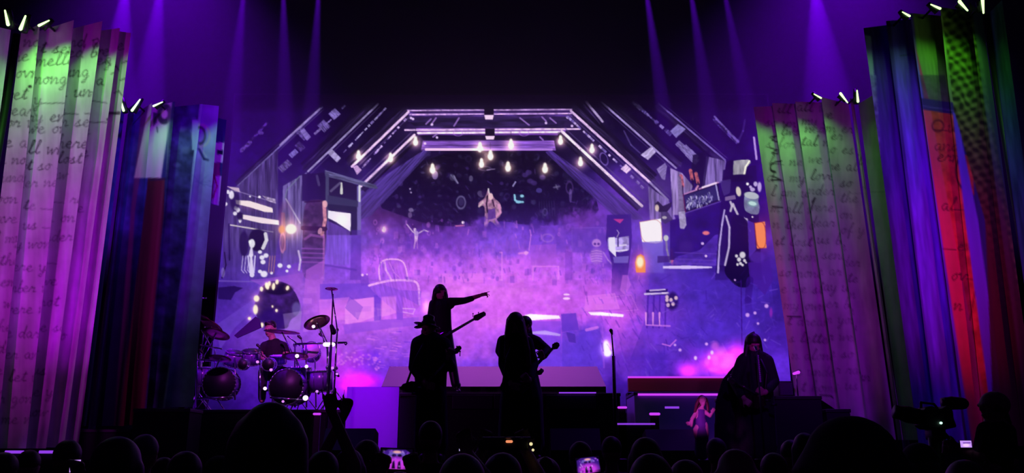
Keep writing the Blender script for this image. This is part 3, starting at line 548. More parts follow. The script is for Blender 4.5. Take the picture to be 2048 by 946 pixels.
for i, (x, y, x2, y2, bx) in enumerate(((1381,341,1384,358,1387),(1392,347,1396,365,1396),(1362,352,1365,372,1366))):
    A.line([(x,y),(x2,y2)], 7, (170,84,90), .95, tex=('mottle',4,.4)); A.line([(x2,y2),(bx,y2+16)], 2.5, (30,10,40), .9); reg('pictured_candle', [(x-4,y-3),(x+4,y-4),(x2+4,y2+2),(x2-4,y2+3)], ['middle brown candle above the framed sign','brown candle nearest the top hat above the framed sign','leftmost brown candle above the framed sign'][i])
A.line([(1396,372),(1392,378)], 4, (230,160,190), .8); TH = [(1357,424),(1370,422),(1373,450),(1368,458),(1360,457)]; A.poly([(1355,352),(1362,352),(1372,448),(1360,448)], (120,104,140), .8, tex=('mottle',5,.3)); A.poly(TH, (170,156,196), .95, tex=('mottle',5,.2)); reg('pictured_tag', TH, 'pale hanging board below the left end of the framed sign')
A.poly([(1310,408),(1316,402),(1326,412),(1344,404),(1342,414),(1334,424),(1318,424)], (40,26,60)); A.ell(1314, 416, 4, 7, (232,206,190), .9, soft=.4); A.poly([(1322,424),(1336,424),(1346,440),(1330,448),(1322,440)], (60,44,90), .8); A.ell(1329,435,5,3,(200,190,196),.8); reg('pictured_crow', [(1309,406),(1316,401),(1326,411),(1344,404),(1342,416),(1334,426),(1312,426)], 'dark crow perched above the white slanted panel')
# cloaked figure with top hat
A.poly([(1446,340),(1512,330),(1524,560),(1430,560)], (24,6,70), .85, fade=(1480,500,1480,600)); HT = [(1467,322),(1476,320),(1498,319),(1502,325),(1494,334),(1490,352),(1466,352)]; A.poly([(1454,322),(1466,320),(1466,352),(1500,358),(1446,360)], (20,4,60)); A.poly(HT, (150,148,150), .95, tex=('grain',90,20,4,.3)); A.line([(1499,322),(1491,334),(1488,350)], 3.5, (240,236,214), .95); reg('pictured_top_hat', HT, 'grey top hat pictured at the right edge of the screen')
A.ell(1476, 356, 30, 7, (14,3,46), .95, -4); A.ell(1495, 368, 3, 3, (240,236,240)); A.ell(1477, 383, 5, 10, (226,214,196), .95, -10, soft=.3); A.poly([(1450,394),(1470,390),(1472,398),(1450,402)], (130,104,150), .9); A.poly([(1440,362),(1462,358),(1460,386),(1448,392),(1444,380)], (80,62,130), .6)
SKL = [(1488,392),(1494,384),(1510,384),(1518,394),(1516,402),(1520,414),(1517,430),(1500,428),(1488,420)]
A.poly(SKL, (116,120,150), .95, tex=('mottle',7,.3)); A.ell(1503, 391, 15, 7, (190,196,200), .9, 10); A.ell(1505, 407, 11, 7, (120,150,160), .95, 10); A.ell(1505, 407, 8, 4, (196,230,222), .95, 12)
for x, y, rx, ry in ((1511,368,4,5),(1519,374,4,10),(1505,379,5,4),(1501,374,3,3)): A.ell(x, y, rx, ry, (200,180,226), .9, soft=.4)
reg('pictured_skull', SKL, 'pale goggled skull pictured below the top hat')
for p in ([(1461,404),(1464,412),(1461,422)], [(1466,408),(1470,418),(1475,428)]): A.line(p, 4.5, (206,196,214), .9)
A.line([(1489,436),(1495,445)], 3, (190,180,220), .8); A.line([(1483,450),(1495,453),(1500,462)], 2.5, (200,180,220), .8); A.ell(1493,440,3,4,(214,204,232),.8); A.ell(1505,434,2,2,(230,220,240)); A.line([(1476,446),(1486,450)], 2, (150,130,190), .8)
A.line([(1449,420),(1444,450),(1439,490),(1436,545)], (3,4), (200,180,240), .9); A.line([(1452,432),(1459,455),(1458,495),(1450,530)], (4,4), (206,190,226), .9); CK = [(1452,425),(1500,430),(1504,470),(1500,530),(1520,560),(1510,640),(1480,640),(1474,580),(1440,545),(1454,525),(1460,480)]; A.poly([(1462,425),(1500,440),(1498,500),(1502,540),(1500,575),(1474,575),(1446,545),(1456,520),(1462,480)], (14,3,48), .9); reg('pictured_cloaked_figure', CK, 'dark cloaked figure pictured under the top hat')
for x, y, r in ((1485,510,6),(1478,519,4),(1473,512,3),(1489,521,3),(1481,527,3),(1475,529,2.5),(1485,530,2.5),(1492,525,2)): A.ell(x, y, r, r * 1.1, (222,216,226), .95, soft=.4)
A.poly([(1496,525),(1540,522),(1546,560),(1530,590),(1500,560)], (66,24,150), .8); A.line([(1500,560),(1496,600),(1498,625)], 14, (46,12,120), .75, fade=(1498,560,1498,650)); A.line([(1482,560),(1484,690)], 2, (50,10,120), .8)
OR = [(1509,446),(1530,443),(1533,496),(1514,497)]; A.glow(1521, 470, 22, (255,60,10), .22, 30); A.poly(OR, (255,140,66)); A.line(OR + [OR[0]], 1.5, (140,30,30), .7); reg('pictured_orange_lantern', OR, 'glowing orange panel pictured at the right edge of the screen')
A.poly([(1495,440),(1508,446),(1512,500),(1498,515)], (90,50,190), .7); A.ell(1514, 514, 16, 11, (84,40,170), .7, soft=.4); A.line([(1508,275),(1513,318)], 4, (190,160,220), .85)
# stool and clump
ST_ = [(1288,582),(1342,580),(1342,588),(1334,592),(1334,650),(1292,650),(1294,592)]; A.poly([(1292,580),(1336,578),(1334,590),(1292,590)], (44,16,110), .9); A.line([(1290,588),(1336,586)], 4, (220,196,244), .9); A.line([(1300,581),(1330,579)], 3, (230,206,246), .8)
for x in (1296,1308,1320,1332): A.line([(x,592),(x-2,655)], 3.5, (64,24,150), .6)
for x in (1292,1306,1319): A.line([(x,626),(x,650)], (4,2), (250,160,246), .8)
A.line([(1294,650),(1340,652)], 3, (236,140,246), .6); reg('pictured_stool', ST_, 'stool with a bright top pictured right of centre')
A.ell(1344, 602, 13, 18, (34,12,84), .8, soft=.4)
for x, y in ((1334,594),(1352,596),(1336,610),(1346,608),(1334,600),(1342,600)): A.ell(x, y, 3.5, 4, (230,190,214), .9, soft=.5)
# white boards and blocks on the pictured floor
for pp in ([(1050,630),(1060,628),(1118,631),(1121,637),(1060,641),(1048,636)], [(1058,664),(1090,661),(1121,668),(1120,672),(1060,667)], [(1176,624),(1200,624),(1248,629),(1246,634),(1182,630)]): A.poly(pp, (255,240,255), .95); A.glow(sum(p[0] for p in pp)/len(pp), pp[0][1]+3, 22, (120,70,120), .3, 5)
reg('pictured_board', [(1048,627),(1121,628),(1122,640),(1050,642)], 'bright white board lying on the pictured floor')
A.poly([(1122,628),(1152,626),(1158,660),(1124,664)], (96,50,200), .8); BX = [(1124,665),(1200,655),(1206,735),(1124,735)]; A.poly(BX, (86,50,205), .55, tex=('mottle',14,.2)); A.poly([(1132,664),(1150,668),(1152,686),(1138,684)], (70,36,160), .7); A.poly([(1050,642),(1122,642),(1122,732),(1050,732)], (110,58,226), .5)
A.glow(1213, 698, 10, (255,220,250), .9, 15); A.ell(1212, 693, 6, 12, (255,246,255), 1, soft=.5); A.ell(1215, 706, 8, 7, (255,246,255), 1, soft=.5); A.ell(1133,589,6,2,(255,210,255),.9); A.ell(1133,597,7,2.5,(255,210,255),.9); A.line([(1205,655),(1208,735)], 3, (170,90,236), .4)
A.line([(1173,660),(1195,655)], 6, (240,130,248), .6); A.line([(1170,600),(1262,590),(1276,620),(1170,626)], 1, (240,140,248), .4); A.poly([(1172,592),(1230,586),(1240,618),(1168,622)], (236,126,246), .5)
# rug and rock texture strokes lower right
for _ in range(260):
    x = R.uniform(1150, 1545); y = R.uniform(550, 745); c = R.choice([(110,70,214),(60,26,160),(90,52,200),(130,84,224),(50,18,140)]); a = R.uniform(-1.2, 1.6) if x > 1300 else R.uniform(.9, 1.5); l = R.uniform(6, 24)
    A.line([(x,y),(x+l*math.cos(a),y+l*math.sin(a))], R.uniform(1,3), c, R.uniform(.12,.4))
for x, y, r in ((1495,630,4),(1510,626,3),(1516,647,2.5),(1413,688,3),(1533,612,4),(1530,680,2.5),(1360,700,3),(1350,690,2.5),(1470,560,2)): A.ell(x, y, r, r, (216,160,246), .9, soft=.6)
A.line([(1325,688),(1340,692),(1352,680)], 2.5, (210,110,236), .8); A.ell(1542, 625, 3, 9, (170,40,190), .6, soft=.8)
# magenta bursts low on the screen: stage smoke and light painted into the picture
for x, y, rx, ry, k in ((1440,722,34,22,.9),(1475,705,18,20,.7),(1375,742,18,14,.8),(1450,735,30,14,.6)): A.glow(x, y, rx, (250,30,200), k, ry); 
for _ in range(26): A.ell(R.gauss(1448,24), R.gauss(722,10), R.uniform(4,10), R.uniform(4,10), (250,110,240), R.uniform(.15,.5), soft=.8)
A.glow(722, 762, 36, (230,10,200), .8, 16); A.glow(700, 775, 20, (200,10,180), .5, 14)
for x, y in ((1418,715),(1424,705),(1391,716)): A.ell(x, y, 3, 4, (240,200,250), .9, soft=.6)
# hanging bulbs
BULBS = [(717,311,8),(781,316,8),(831,283,8),(865,338,9),(960,295,9),(963,327,8),(981,311,9),(1016,334,9),(1022,289,9),(1090,337,9),(1121,281,8),(1161,324,8),(1184,298,8)]
BN = ['leftmost','second from the left, on a bright rafter','at the left end of the middle crossbeam','against the dark wall under the left frame corner','on the lowest crossbeam left of centre','just below the lowest crossbeam left of centre','hanging under the centre block','against the dark wall right of the centre block','on the lowest crossbeam right of centre','against the dark wall right of centre','at the right end of the middle crossbeam','third from the right, below its neighbours','rightmost']
for (x, y, r), nm in zip(BULBS, BN):
    A.line([(x, y - 8), (x, y - 26)], 1.2, (60,44,90), .6); A.glow(x, y + 2, r * 1.5, (235,190,120), .6); A.ell(x, y + 2, r * .62, r * .8, (255,253,240), 1, soft=.4); A.ell(x, y - 5, r * .4, r * .7, (255,244,226), 1, soft=.5)
    reg('pictured_light_bulb', [(x + 8 * math.cos(k * math.pi / 4), y + 1 + 11 * math.sin(k * math.pi / 4)) for k in range(8)], 'glowing pictured light bulb, ' + nm)
# the loft fades into the dark border cloth at the top
k = np.clip((A.yy - 196) / 30, 0, 1)[..., None]; D = np.array([13, 1, 36]) / 255.0
side = (np.clip((np.abs(A.xx - 980) - 180) / 300, 0, 1))[..., None]; D = D * (1 - side) + np.array([6, 0, 16]) / 255.0 * side
A.a = A.a * k + D * (1 - k)
lm = A.a.max(-1, keepdims=True); kk = np.clip((400 - A.yy) / 90, 0, 1)[..., None]
A.a *= 1 - kk * (1 - np.clip(lm / .5, .42, 1) ** .9)
A.a *= 1 + kk * .12 * (lm > .5)
A.a *= 1 - .35 * np.clip((330 - A.yy) / 130, 0, 1)[..., None] * side * (A.a.max(-1, keepdims=True) < .5)

m_screen = bpy.data.materials.new('screen_picture'); m_screen.use_nodes = True
nt = m_screen.node_tree; nt.nodes.clear(); o_ = nt.nodes.new('ShaderNodeOutputMaterial'); e_ = nt.nodes.new('ShaderNodeEmission'); at = nt.nodes.new('ShaderNodeAttribute'); at.attribute_name = 'print'
nt.links.new(at.outputs['Color'], e_.inputs['Color']); nt.links.new(e_.outputs[0], o_.inputs[0]); e_.inputs['Strength'].default_value = 1.0
m_screen.cycles.emission_sampling = 'NONE'
scr = empty('video_screen', P(1000, 815, SD), 'huge video screen showing a timber loft full of purple smoke', 'screen')
# screen rectangle on the plane y = SD
xl = P(426, 815, SD).x * 1.02; xr = P(1575, 815, SD).x * 1.02; zb = P(1000, 826, SD).z; zt = P(1000, 190, SD).z
STEP = 0.0145
nx = int((xr - xl) / STEP); nz = int((zt - zb) / STEP)
gxw, gzw = np.meshgrid(np.linspace(xl, xr, nx), np.linspace(zt, zb, nz))
# frame position of each lamp of the screen, to look its colour up in the picture
fwd = SD * CT + (gzw - CAMZ) * ST; upv = -SD * ST + (gzw - CAMZ) * CT
ppx = 1024 + FPX * gxw / fwd; ppy = 473 - FPX * upv / fwd
cols = A.sample(ppx, ppy)
pts3 = np.stack([gxw, np.full_like(gxw, SD), gzw], -1)
cxm = (ppx[:-1, :-1] + ppx[1:, 1:]) / 2; cym = (ppy[:-1, :-1] + ppy[1:, 1:]) / 2
owner = np.full(cxm.shape, -1)
def inside(X, Y, pts):
    ins = np.zeros(X.shape, bool)
    for i in range(len(pts)):
        x1, y1 = pts[i]; x2, y2 = pts[(i + 1) % len(pts)]
        if y1 == y2: continue
        ins ^= ((y1 > Y) != (y2 > Y)) & (X < (x2 - x1) * (Y - y1) / (y2 - y1) + x1)
    return ins
for i, (nm, lb, pg) in enumerate(REG): owner[inside(cxm, cym, pg)] = i
grid_mesh('picture', pts3, cols, m_screen, scr, owner == -1)
for i, (nm, lb, pg) in enumerate(REG):
    mk = owner == i
    if mk.sum() > 3: 
        o = grid_mesh(nm, pts3, cols, m_screen, scr, mk)
        if lb: o['label'] = lb
part('support_leg', lambda bm: [add_box(bm, (x, SD + .35, (STAGE_Z + zt) / 2), (.2, .2, zt - STAGE_Z)) for x in (xl + 1, 0, xr - 1)], m_dark, scr, False)
slab('screen_housing', xl - .05, xr + .05, SD + .03, SD + .25, zb - .08, zt + .05, m_dark, scr)
# ------------------------------------------------------------------ printed drapes either side of the stage
def cloth_material(name, rough=0.85):
    m = bpy.data.materials.new(name); m.use_nodes = True; nt = m.node_tree; b = nt.nodes['Principled BSDF']; b.inputs['Roughness'].default_value = rough; b.inputs['Specular IOR Level'].default_value = 0.15
    at = nt.nodes.new('ShaderNodeAttribute'); at.attribute_name = 'print'; nt.links.new(at.outputs['Color'], b.inputs['Base Color'])
    n = nt.nodes.new('ShaderNodeTexNoise'); n.inputs['Scale'].default_value = 260; bp = nt.nodes.new('ShaderNodeBump'); bp.inputs['Strength'].default_value = 0.15; bp.inputs['Distance'].default_value = 0.002
    nt.links.new(n.outputs['Fac'], bp.inputs['Height']); nt.links.new(bp.outputs['Normal'], b.inputs['Normal'])
    return m
m_cloth = cloth_material('printed_cloth')
def panel(name, art, top, bot, d0, d1, parent, amp=0.02, waves=3.0, seed=0, px=2.3, label=None, flare=0.0, shift=0.0):
    """one hanging leaf of cloth: top = ((xl, yl), (xr, yr)), bot likewise, d0 / d1 distance of its two edges"""
    nx = max(8, int((top[1][0] - top[0][0]) / px) + 2); nz = int((bot[0][1] - top[0][1]) / 2.6)
    U, V = np.meshgrid(np.linspace(0, 1, nx), np.linspace(0, 1, nz))
    TX = top[0][0] + (top[1][0] - top[0][0]) * U; TY = top[0][1] + (top[1][1] - top[0][1]) * U
    BX = bot[0][0] + (bot[1][0] - bot[0][0]) * U; BY = bot[0][1] + (bot[1][1] - bot[0][1]) * U
    X = TX + (BX - TX) * V; Y = TY + (BY - TY) * V
    rip = amp * (0.25 + V) * (np.sin((U * waves + 0.35 * V + seed) * 2 * np.pi) + 0.5 * np.sin((U * waves * 2.3 - .2 * V + seed * 1.7) * 2 * np.pi)) + 0.03 * (fbm(U * 3 + seed, V * 7, seed + 3, 3) - .5)
    D = d0 + (d1 - d0) * U + rip - flare * V
    a = (X - 1024) / FPX; b = (473 - Y) / FPX; t = D / (CT - b * ST)
    pts = np.stack([a * t, D, CAMZ + (ST + b * CT) * t], -1)
    o = grid_mesh(name, pts, art.sample(X, Y + shift), m_cloth, parent)
    if label: o['label'] = label
    return o
INK = (40, 24, 40)
# --- left outer: handwritten letter
L = Art(-170, 20, 280, 905, (214, 204, 206))
L.a *= (1 + .22 * (fbm(L.xx / 30, L.yy / 40, 61, 4) - .5) + .10 * (fbm(L.xx / 3, L.yy / 60, 62, 2) - .5))[..., None]
lines = [(95,100,'not send we H',0.02),(85,130,'he melled beg',-.05),(78,162,'lovmonging a',.0),(70,206,'vet y__ un',-.02),(62,238,'weary en_ __',.0),(56,262,'for we on se',.0),(52,300,'ue all where',.03),(44,335,'ve not so lost',0),(36,372,'sounder new',-.03),(32,412,'moon te __ re',.02),(26,452,'leave us _ on',0),(22,494,'all my wonder',-.02),(20,536,'so there y_',.02),(14,580,'remember we',0),(12,624,'you were not',-.02),(8,668,'in the dark so',.02),(6,712,'wander an',0),(2,756,'home let us',.02),(0,800,'never gone y',0),(-2,842,'love me now',0)]
for i, (x, y, t, sl) in enumerate(lines): write(L, t, x - 62 if i > 0 else x - 50, y, 26 if i < 7 else 23, sl, 1.9, INK, .55 if i < 8 else .34, seed=i)
for (x, y) in ((185,90),(205,118),(222,140),(240,165),(244,130),(228,190)): L.line([(x,y),(x+10,y-4),(x+16,y+5)], 2.2, INK, .6)
L.line([(216,231),(238,230)], 6, INK, .75); L.ell(60, 180, 4, 3, INK, .9); L.line([(180,193),(214,198)], 1.6, INK, .6); L.line([(66,205),(70,225)], 1.5, INK, .5)
L.blur(1)
ed = empty('printed_drape', P(120, 900, 9.6), 'tall cream drape printed with handwriting at the far left', 'drape')
LW = [((-12,52),(22,60),(-120,895),(-88,895),9.55,9.75), ((42,66),(80,48),(-62,897),(-8,897),9.75,9.45), ((78,62),(148,40),(-8,897),(52,897),9.62,9.4), ((142,58),(205,42),(46,897),(92,897),9.66,9.45), ((196,62),(240,56),(86,895),(128,895),9.7,9.52), ((234,62),(262,66),(122,895),(157,890),9.74,9.56)]
for i, (a, b, c, d, d0, d1) in enumerate(LW): panel('cloth_leaf', L, (a, b), (c, d), d0, d1, ed, 0.032, 0.7, i * 1.37, shift=[0, 7, -5, 9, -8, 4][i])
part('support_pole', lambda bm: add_cyl(bm, P(34, 70, 9.9), Vector((P(34, 70, 9.9).x, 9.9, STAGE_Z)), 0.05), m_dark, ed)
# --- left inner: posters
K = Art(140, 190, 460, 870, (60, 60, 120))
K.poly([(200,190),(310,190),(260,870),(130,870)], (70, 64, 140), 1, tex=('mottle', 20, .35)); K.poly([(190,460),(290,460),(260,870),(130,870)], (22, 16, 44), .85, fade=(220,560,230,440)); K.poly([(286,190),(304,190),(270,420),(244,870),(226,870),(262,420)], (150, 70, 110), .6)
K.poly([(302,190),(347,190),(322,356),(268,356)], (232, 226, 206)); K.poly([(296,356),(330,356),(312,870),(236,870)], (104, 34, 52)); K.poly([(325,356),(330,356),(290,870),(276,870)], (130, 60, 70)); K.line([(300,360),(330,358)], 4, (60,40,80), .8)
K.ell(329, 228, 15, 21, (60,70,70), .9, 5, ring=.55, soft=.12); K.poly([(306,224),(314,226),(314,244),(306,254)], (60,70,80), .9); K.line([(314,254),(315,264)], 2.4, (50,50,70), .8); K.poly([(335,215),(356,205),(346,355),(332,355)], (170,160,160), .5)
K.poly([(345,190),(404,190),(378,500),(330,870),(284,870),(330,400)], (70, 66, 110), 1, tex=('mottle', 16, .5)); 
for x, y, r in ((365,258,8),(385,262,6),(372,300,10),(388,238,5),(354,330,7)): K.ell(x, y, r, r * .7, (150,150,190), .4, soft=.8)
K.poly([(402,190),(446,190),(425,420),(400,870),(318,870),(372,480),(384,340)], (178, 190, 206), 1, tex=('mottle', 22, .15)); K.ell(402, 271, 19, 24, (226,232,180), .8, 0, ring=.2); K.ell(400, 271, 12, 19, (70,90,70), .85, 0, ring=.3, soft=.15); K.poly([(384,240),(396,240),(398,300),(384,300)], (178,190,206))
K.line([(398,298),(408,318),(416,320)], 4.5, (60,64,100), .85); K.line([(402,296),(413,314)], 2, (232,236,200), .7)
for k in range(9): K.line([(400,366),(386 + k * 5, 350 + (k % 3) * 12)], 1.6, (120,130,170), .5)
KK = Art(410, 220, 460, 420, (60,60,110)); KK.poly([(425,285),(452,285),(448,325),(424,325)], (230,230,210)); KK.poly([(434,300),(446,300),(446,309),(434,309)], (30,30,60)); KK.poly([(424,325),(440,325),(438,400),(420,400)], (180,70,120), .8); KK.poly([(430,352),(446,352),(438,412),(422,408)], (220,200,214)); KK.line([(428,350),(434,372),(426,395)], 3, (150,30,70), .8)
K.blur(1)
eh = empty('printed_drape', P(300, 850, 13), 'dark drape of poster prints with large letters, left of the drum kit', 'drape')
KW = [((237,208),(250,216),(160,852),(172,852),12.9,13.1), ((258,216),(270,206),(182,852),(192,852),13.1,12.95), ((262,232),(304,206),(196,852),(248,852),13.1,12.8), ((302,214),(350,203),(240,850),(290,850),13.0,12.8), ((345,214),(405,208),(284,816),(330,816),13.05,12.85), ((398,208),(438,212),(322,814),(386,814),13.1,12.9)]
part('support_pole', lambda bm: [add_cyl(bm, P(x, 230, 13.4), Vector((P(x, 230, 13.4).x, 13.4, STAGE_Z)), 0.05) for x in (262, 420)], m_dark, eh)
for i, (a, b, c, d, d0, d1) in enumerate(KW): panel('cloth_leaf', K, (a, b), (c, d), d0, d1, eh, 0.022, 0.7, i * 1.4 + 7)
panel('cloth_leaf', KK, ((436,236),(453,240)), ((420,408),(438,412)), 13.25, 13.15, eh, 0.01, 1, 3, label='short white torn strip of cloth at the screen edge')
# --- right inner: handwritten letter
M = Art(1490, 170, 1880, 890, (198, 188, 186))
M.a *= (1 + .24 * (fbm(M.xx / 26, M.yy / 40, 71, 4) - .5) + .10 * (fbm(M.xx / 3, M.yy / 60, 72, 2) - .5))[..., None]
for i, (x, y, t) in enumerate([(1552,226,'ill all we'),(1528,252,'so un my on er'),(1560,270,'lws ned er'),(1530,295,'s for tal no es'),(1536,330,'l_ ne we re all'),(1532,362,'d_ my love so'),(1540,392,'l pm under the'),(1540,424,'m all were on'),(1544,456,'n the dear of y'),(1548,490,'it lost us be'),(1552,520,'r when sender'),(1556,552,'so none ar te'),(1560,585,'e we stay un'),(1566,618,'my owner be'),(1572,650,'t dream you'),(1576,684,'s letter we'),(1582,718,'n alone so'),(1590,750,'e under rain'),(1600,782,'t home us')]):
    write(M, t, x, y, 21, .03, 1.5, INK, .36 if i > 5 else .48, seed=i + 50)
for pts in ([(1540,275),(1552,272),(1544,280),(1554,284)], [(1541,296),(1554,300),(1544,306),(1556,308)], [(1563,322),(1542,326),(1540,342),(1554,346),(1542,340)], [(1543,360),(1562,360),(1545,352)], [(1624,410),(1630,402),(1622,424)], [(1545,413),(1565,415)], [(1575,633),(1602,634)], [(1640,790),(1662,792),(1666,796)]): M.line(pts, 2.6, INK, .8)
M.line([(1700,380),(1820,380),(1840,890),(1760,890)], 1, INK, .3); M.blur(1)
ri = empty('printed_drape', P(1660, 830, 13), 'greyish drape printed with handwriting just right of the screen', 'drape')
MW = [((1507,214),(1550,212),(1590,792),(1640,794),12.85,13.1), ((1544,206),(1596,208),(1634,794),(1688,830),12.9,13.15), ((1590,203),(1648,205),(1682,830),(1742,860),12.88,13.15), ((1642,194),(1697,208),(1738,860),(1792,880),12.85,13.15), ((1700,196),(1707,200),(1796,880),(1806,880),13.05,13.1), ((1717,208),(1756,184),(1806,880),(1860,880),13.15,12.8)]
part('support_pole', lambda bm: [add_cyl(bm, P(x, 230, 13.5), Vector((P(x, 230, 13.5).x, 13.5, STAGE_Z)), 0.05) for x in (1560, 1735)], m_dark, ri)
for i, (a, b, c, d, d0, d1) in enumerate(MW): panel('cloth_leaf', M, (a, b), (c, d), d0, d1, ri, 0.026, 0.7, i * 1.31 + 20, shift=[0, 0, 6, -7, 5, -4][i])
# --- right outer: mixed prints
N = Art(1700, -10, 2150, 905, (60, 54, 120))
N.poly([(1720,-10),(1790,-10),(1930,905),(1800,905)], (84,56,150), 1, tex=('grain',82,60,5,.3)); N.poly([(1728,70),(1742,72),(1752,200),(1742,220)], (200,214,214), .9); N.poly([(1734,150),(1752,150),(1768,420),(1752,420)], (130,130,170), .7, tex=('mottle',7,.6))
N.poly([(1774,-10),(1824,-10),(1960,905),(1880,905)], (120,84,220), 1, tex=('grain',82,60,5,.25)); N.line([(1800,112),(1822,108)], 2, (60,60,110), .6)
N.poly([(1822,-10),(1886,-10),(1908,216),(1852,204),(1838,140)], (150,160,100), 1, tex=('grain',82,40,4,.15)); N.poly([(1828,80),(1838,120),(1858,200),(1850,204)], (236,70,130), 1)
N.poly([(1838,150),(1890,150),(1908,232),(1848,210)], (84,62,90), .6, tex=('mottle',9,.4)); N.poly([(1842,196),(1912,206),(1914,230),(1846,220)], (72,50,120)); N.line([(1846,212),(1912,222)], 2, (130,100,190), .7)
N.poly([(1846,219),(1914,230),(2020,905),(1950,905)], (238,92,66), 1, tex=('mottle',18,.3)); N.poly([(1846,219),(1862,222),(1970,800),(1968,905),(1946,905)], (250,96,110), .85)
for i, (x, y, t) in enumerate([(1868,262,'_un'),(1866,300,'and_r'),(1872,322,'erm_'),(1880,420,'al_'),(1886,500,'_ew'),(1900,560,'ov_'),(1906,620,'n')]): write(N, t, x, y, 26, .04, 2, (90,20,40), .7, seed=i + 80)
N.ell(1925, 348, 14, 32, (50,12,40), .85, -8, ring=.2); N.poly([(1926,310),(1945,310),(1948,390),(1930,390)], (225,84,66), .95, tex=('mottle',14,.3)); N.line([(1958,540),(1940,640)], 3, (120,20,40), .7); N.ell(1876, 252, 13, 13, (100,20,50), .7, ring=.25)
N.poly([(1905,222),(1914,232),(1956,440),(2005,800),(1996,880),(1976,780),(1928,420)], (130,90,240))
N.poly([(1880,-10),(1942,-10),(2100,905),(2010,905),(1970,440),(1908,220)], (120,130,60), 1)
sc = ((N.xx * .97 + N.yy * .25) / 4.2, (N.yy * .97 - N.xx * .25) / 4.2); sl, mk = N.mask_poly([(1880,-10),(1942,-10),(2050,620),(2000,620),(1970,440),(1908,220)])
wk = (np.sin(sc[0] + 2 * vnoise(N.xx / 14, N.yy / 14, 5)) * np.sin(sc[1] * 1.3 + 3 * vnoise(N.xx / 20, N.yy / 16, 8)))[sl]; N.put(sl, mk * np.clip(wk * 2, 0, 1), (36,30,30), .75); N.put(sl, mk * np.clip(-wk * 2 - .6, 0, 1), (206,214,110), .5)
N.poly([(1880,180),(1960,180),(2100,905),(1990,905),(1970,440),(1908,220)], (84,22,44), .9, fade=(1960,520,1940,200))  # maroon fade downward: partly its print, partly shade painted into the cloth
N.poly([(1940,-10),(1965,-10),(2085,905),(2062,905)], (130,140,150), 1, fade=(1950,0,2060,900)); N.poly([(1976,-10),(2010,-10),(2130,905),(2090,905)], (70,100,120), 1, tex=('grain',82,60,4,.4)); N.line([(1965,20),(2090,905)], 3, (30,30,80), .8); N.blur(1)  # first strip darkens downward, part print and part painted-in shade
ro = empty('printed_drape', P(1960, 880, 10), 'tall drape at the far right with a narrow red page', 'drape')
NW = [((1727,56),(1776,50),(1838,895),(1882,895),9.85,10.1), ((1772,42),(1826,38),(1878,895),(1940,895),9.88,10.1), ((1820,26),(1886,32),(1936,892),(1984,892),9.85,10.1), ((1880,14),(1944,24),(1972,892),(2052,892),9.85,10.12), ((1938,4),(1964,26),(2048,892),(2080,892),9.9,10.15), ((1978,26),(2004,0),(2090,892),(2124,892),10.15,9.85)]
for i, (a, b, c, d, d0, d1) in enumerate(NW): panel('cloth_leaf', N, (a, b), (c, d), d0, d1, ro, 0.022, 0.7, i * 1.3 + 40, label='narrow leaf of cloth with a red letter page low on it' if i == 2 else ('woven green leaf of cloth' if i == 3 else None))
part('support_pole', lambda bm: add_cyl(bm, P(1971, 30, 10.2), Vector((P(1971, 30, 10.2).x, 10.2, STAGE_Z)), 0.05), m_dark, ro)

# lamps on the drape tops: (centre px, tilt px (dx, dy) of the tube, distance, where it hangs)
m_lens = mat('lamp_lens_green', (0.8, 1, 0.7), 0.3, emit=(0.50, 1.0, 0.30), estr=2.6)
m_case = mat('lamp_case', (0.03, 0.03, 0.035), 0.4, 0.6)
FIX = [((13,35),(3,14),9.3,'far-left drape, leftmost of its three lamps',1.0), ((46,45),(-5,13),9.3,'far-left drape, middle of its three lamps',1.0), ((88,46),(-10,5),9.3,'far-left drape, rightmost of its three lamps',.8),
       ((244,210),(3,11),12.6,'drum-side drape, leftmost of its three lamps',1.0), ((272,210),(-8,11),12.6,'drum-side drape, middle of its three lamps',1.0), ((316,208),(-9,4),12.6,'drum-side drape, rightmost of its three lamps',.8),
       ((1635,192),(7,4),12.6,'drape right of the screen, leftmost of its three lamps',.7), ((1688,196),(-7,-9),12.6,'drape right of the screen, middle of its three lamps',1.0), ((1715,192),(1,11),12.6,'drape right of the screen, rightmost of its three lamps',1.0),
       ((1812,28),(7,4),9.6,'far-right drape, leftmost of its four lamps',.7), ((1871,13),(9,4),9.6,'far-right drape, second of its four lamps',.8), ((1927,12),(-8,-9),9.6,'far-right drape, third of its four lamps',1.0), ((1966,12),(-1,-14),9.6,'far-right drape, rightmost of its four lamps',1.0)]
for (c, t, d, where, s) in FIX:
    e = empty('clip_lamp', P(c[0], c[1], d), 'green lamp on the ' + where, 'lamp', 'green lamps on the drape tops')
    a = P(c[0] - t[0], c[1] - t[1], d); b = P(c[0] + t[0], c[1] + t[1], d - .02)
    part('lens', lambda bm: add_cap(bm, a, b, .010 * s, .020 * s, 10), m_lens, e)
    part('lamp_case', lambda bm: add_cyl(bm, a + Vector((0, .07, .05)), b + Vector((0, .07, 0)), .03, .045, 12), m_case, e)
    part('arm', lambda bm: add_cyl(bm, (a + b) / 2 + Vector((0, .07, .02)), (a + b) / 2 + Vector((0, .36, .03)), .013, .015, 8), m_case, e)
DL = [(60,9.3,130),(110,9.3,110),(175,9.3,80),(228,9.3,60),(8,9.3,110),  (325,12.6,60),(375,12.6,26),(422,12.6,40),(285,12.6,14), (1530,12.6,60),(1572,12.6,70),(1622,12.6,80),(1672,12.6,50),(1738,12.6,14), (1762,9.6,22),(1800,9.6,34),(1855,9.6,44),(1910,9.6,90),(1950,9.6,60),(1990,9.6,40)]
TOPY = lambda px: np.interp(px, [0,262,263,300,440,1500,1700,1756,1757,1820,2010], [40,58,208,204,206,208,190,190,52,28,0])
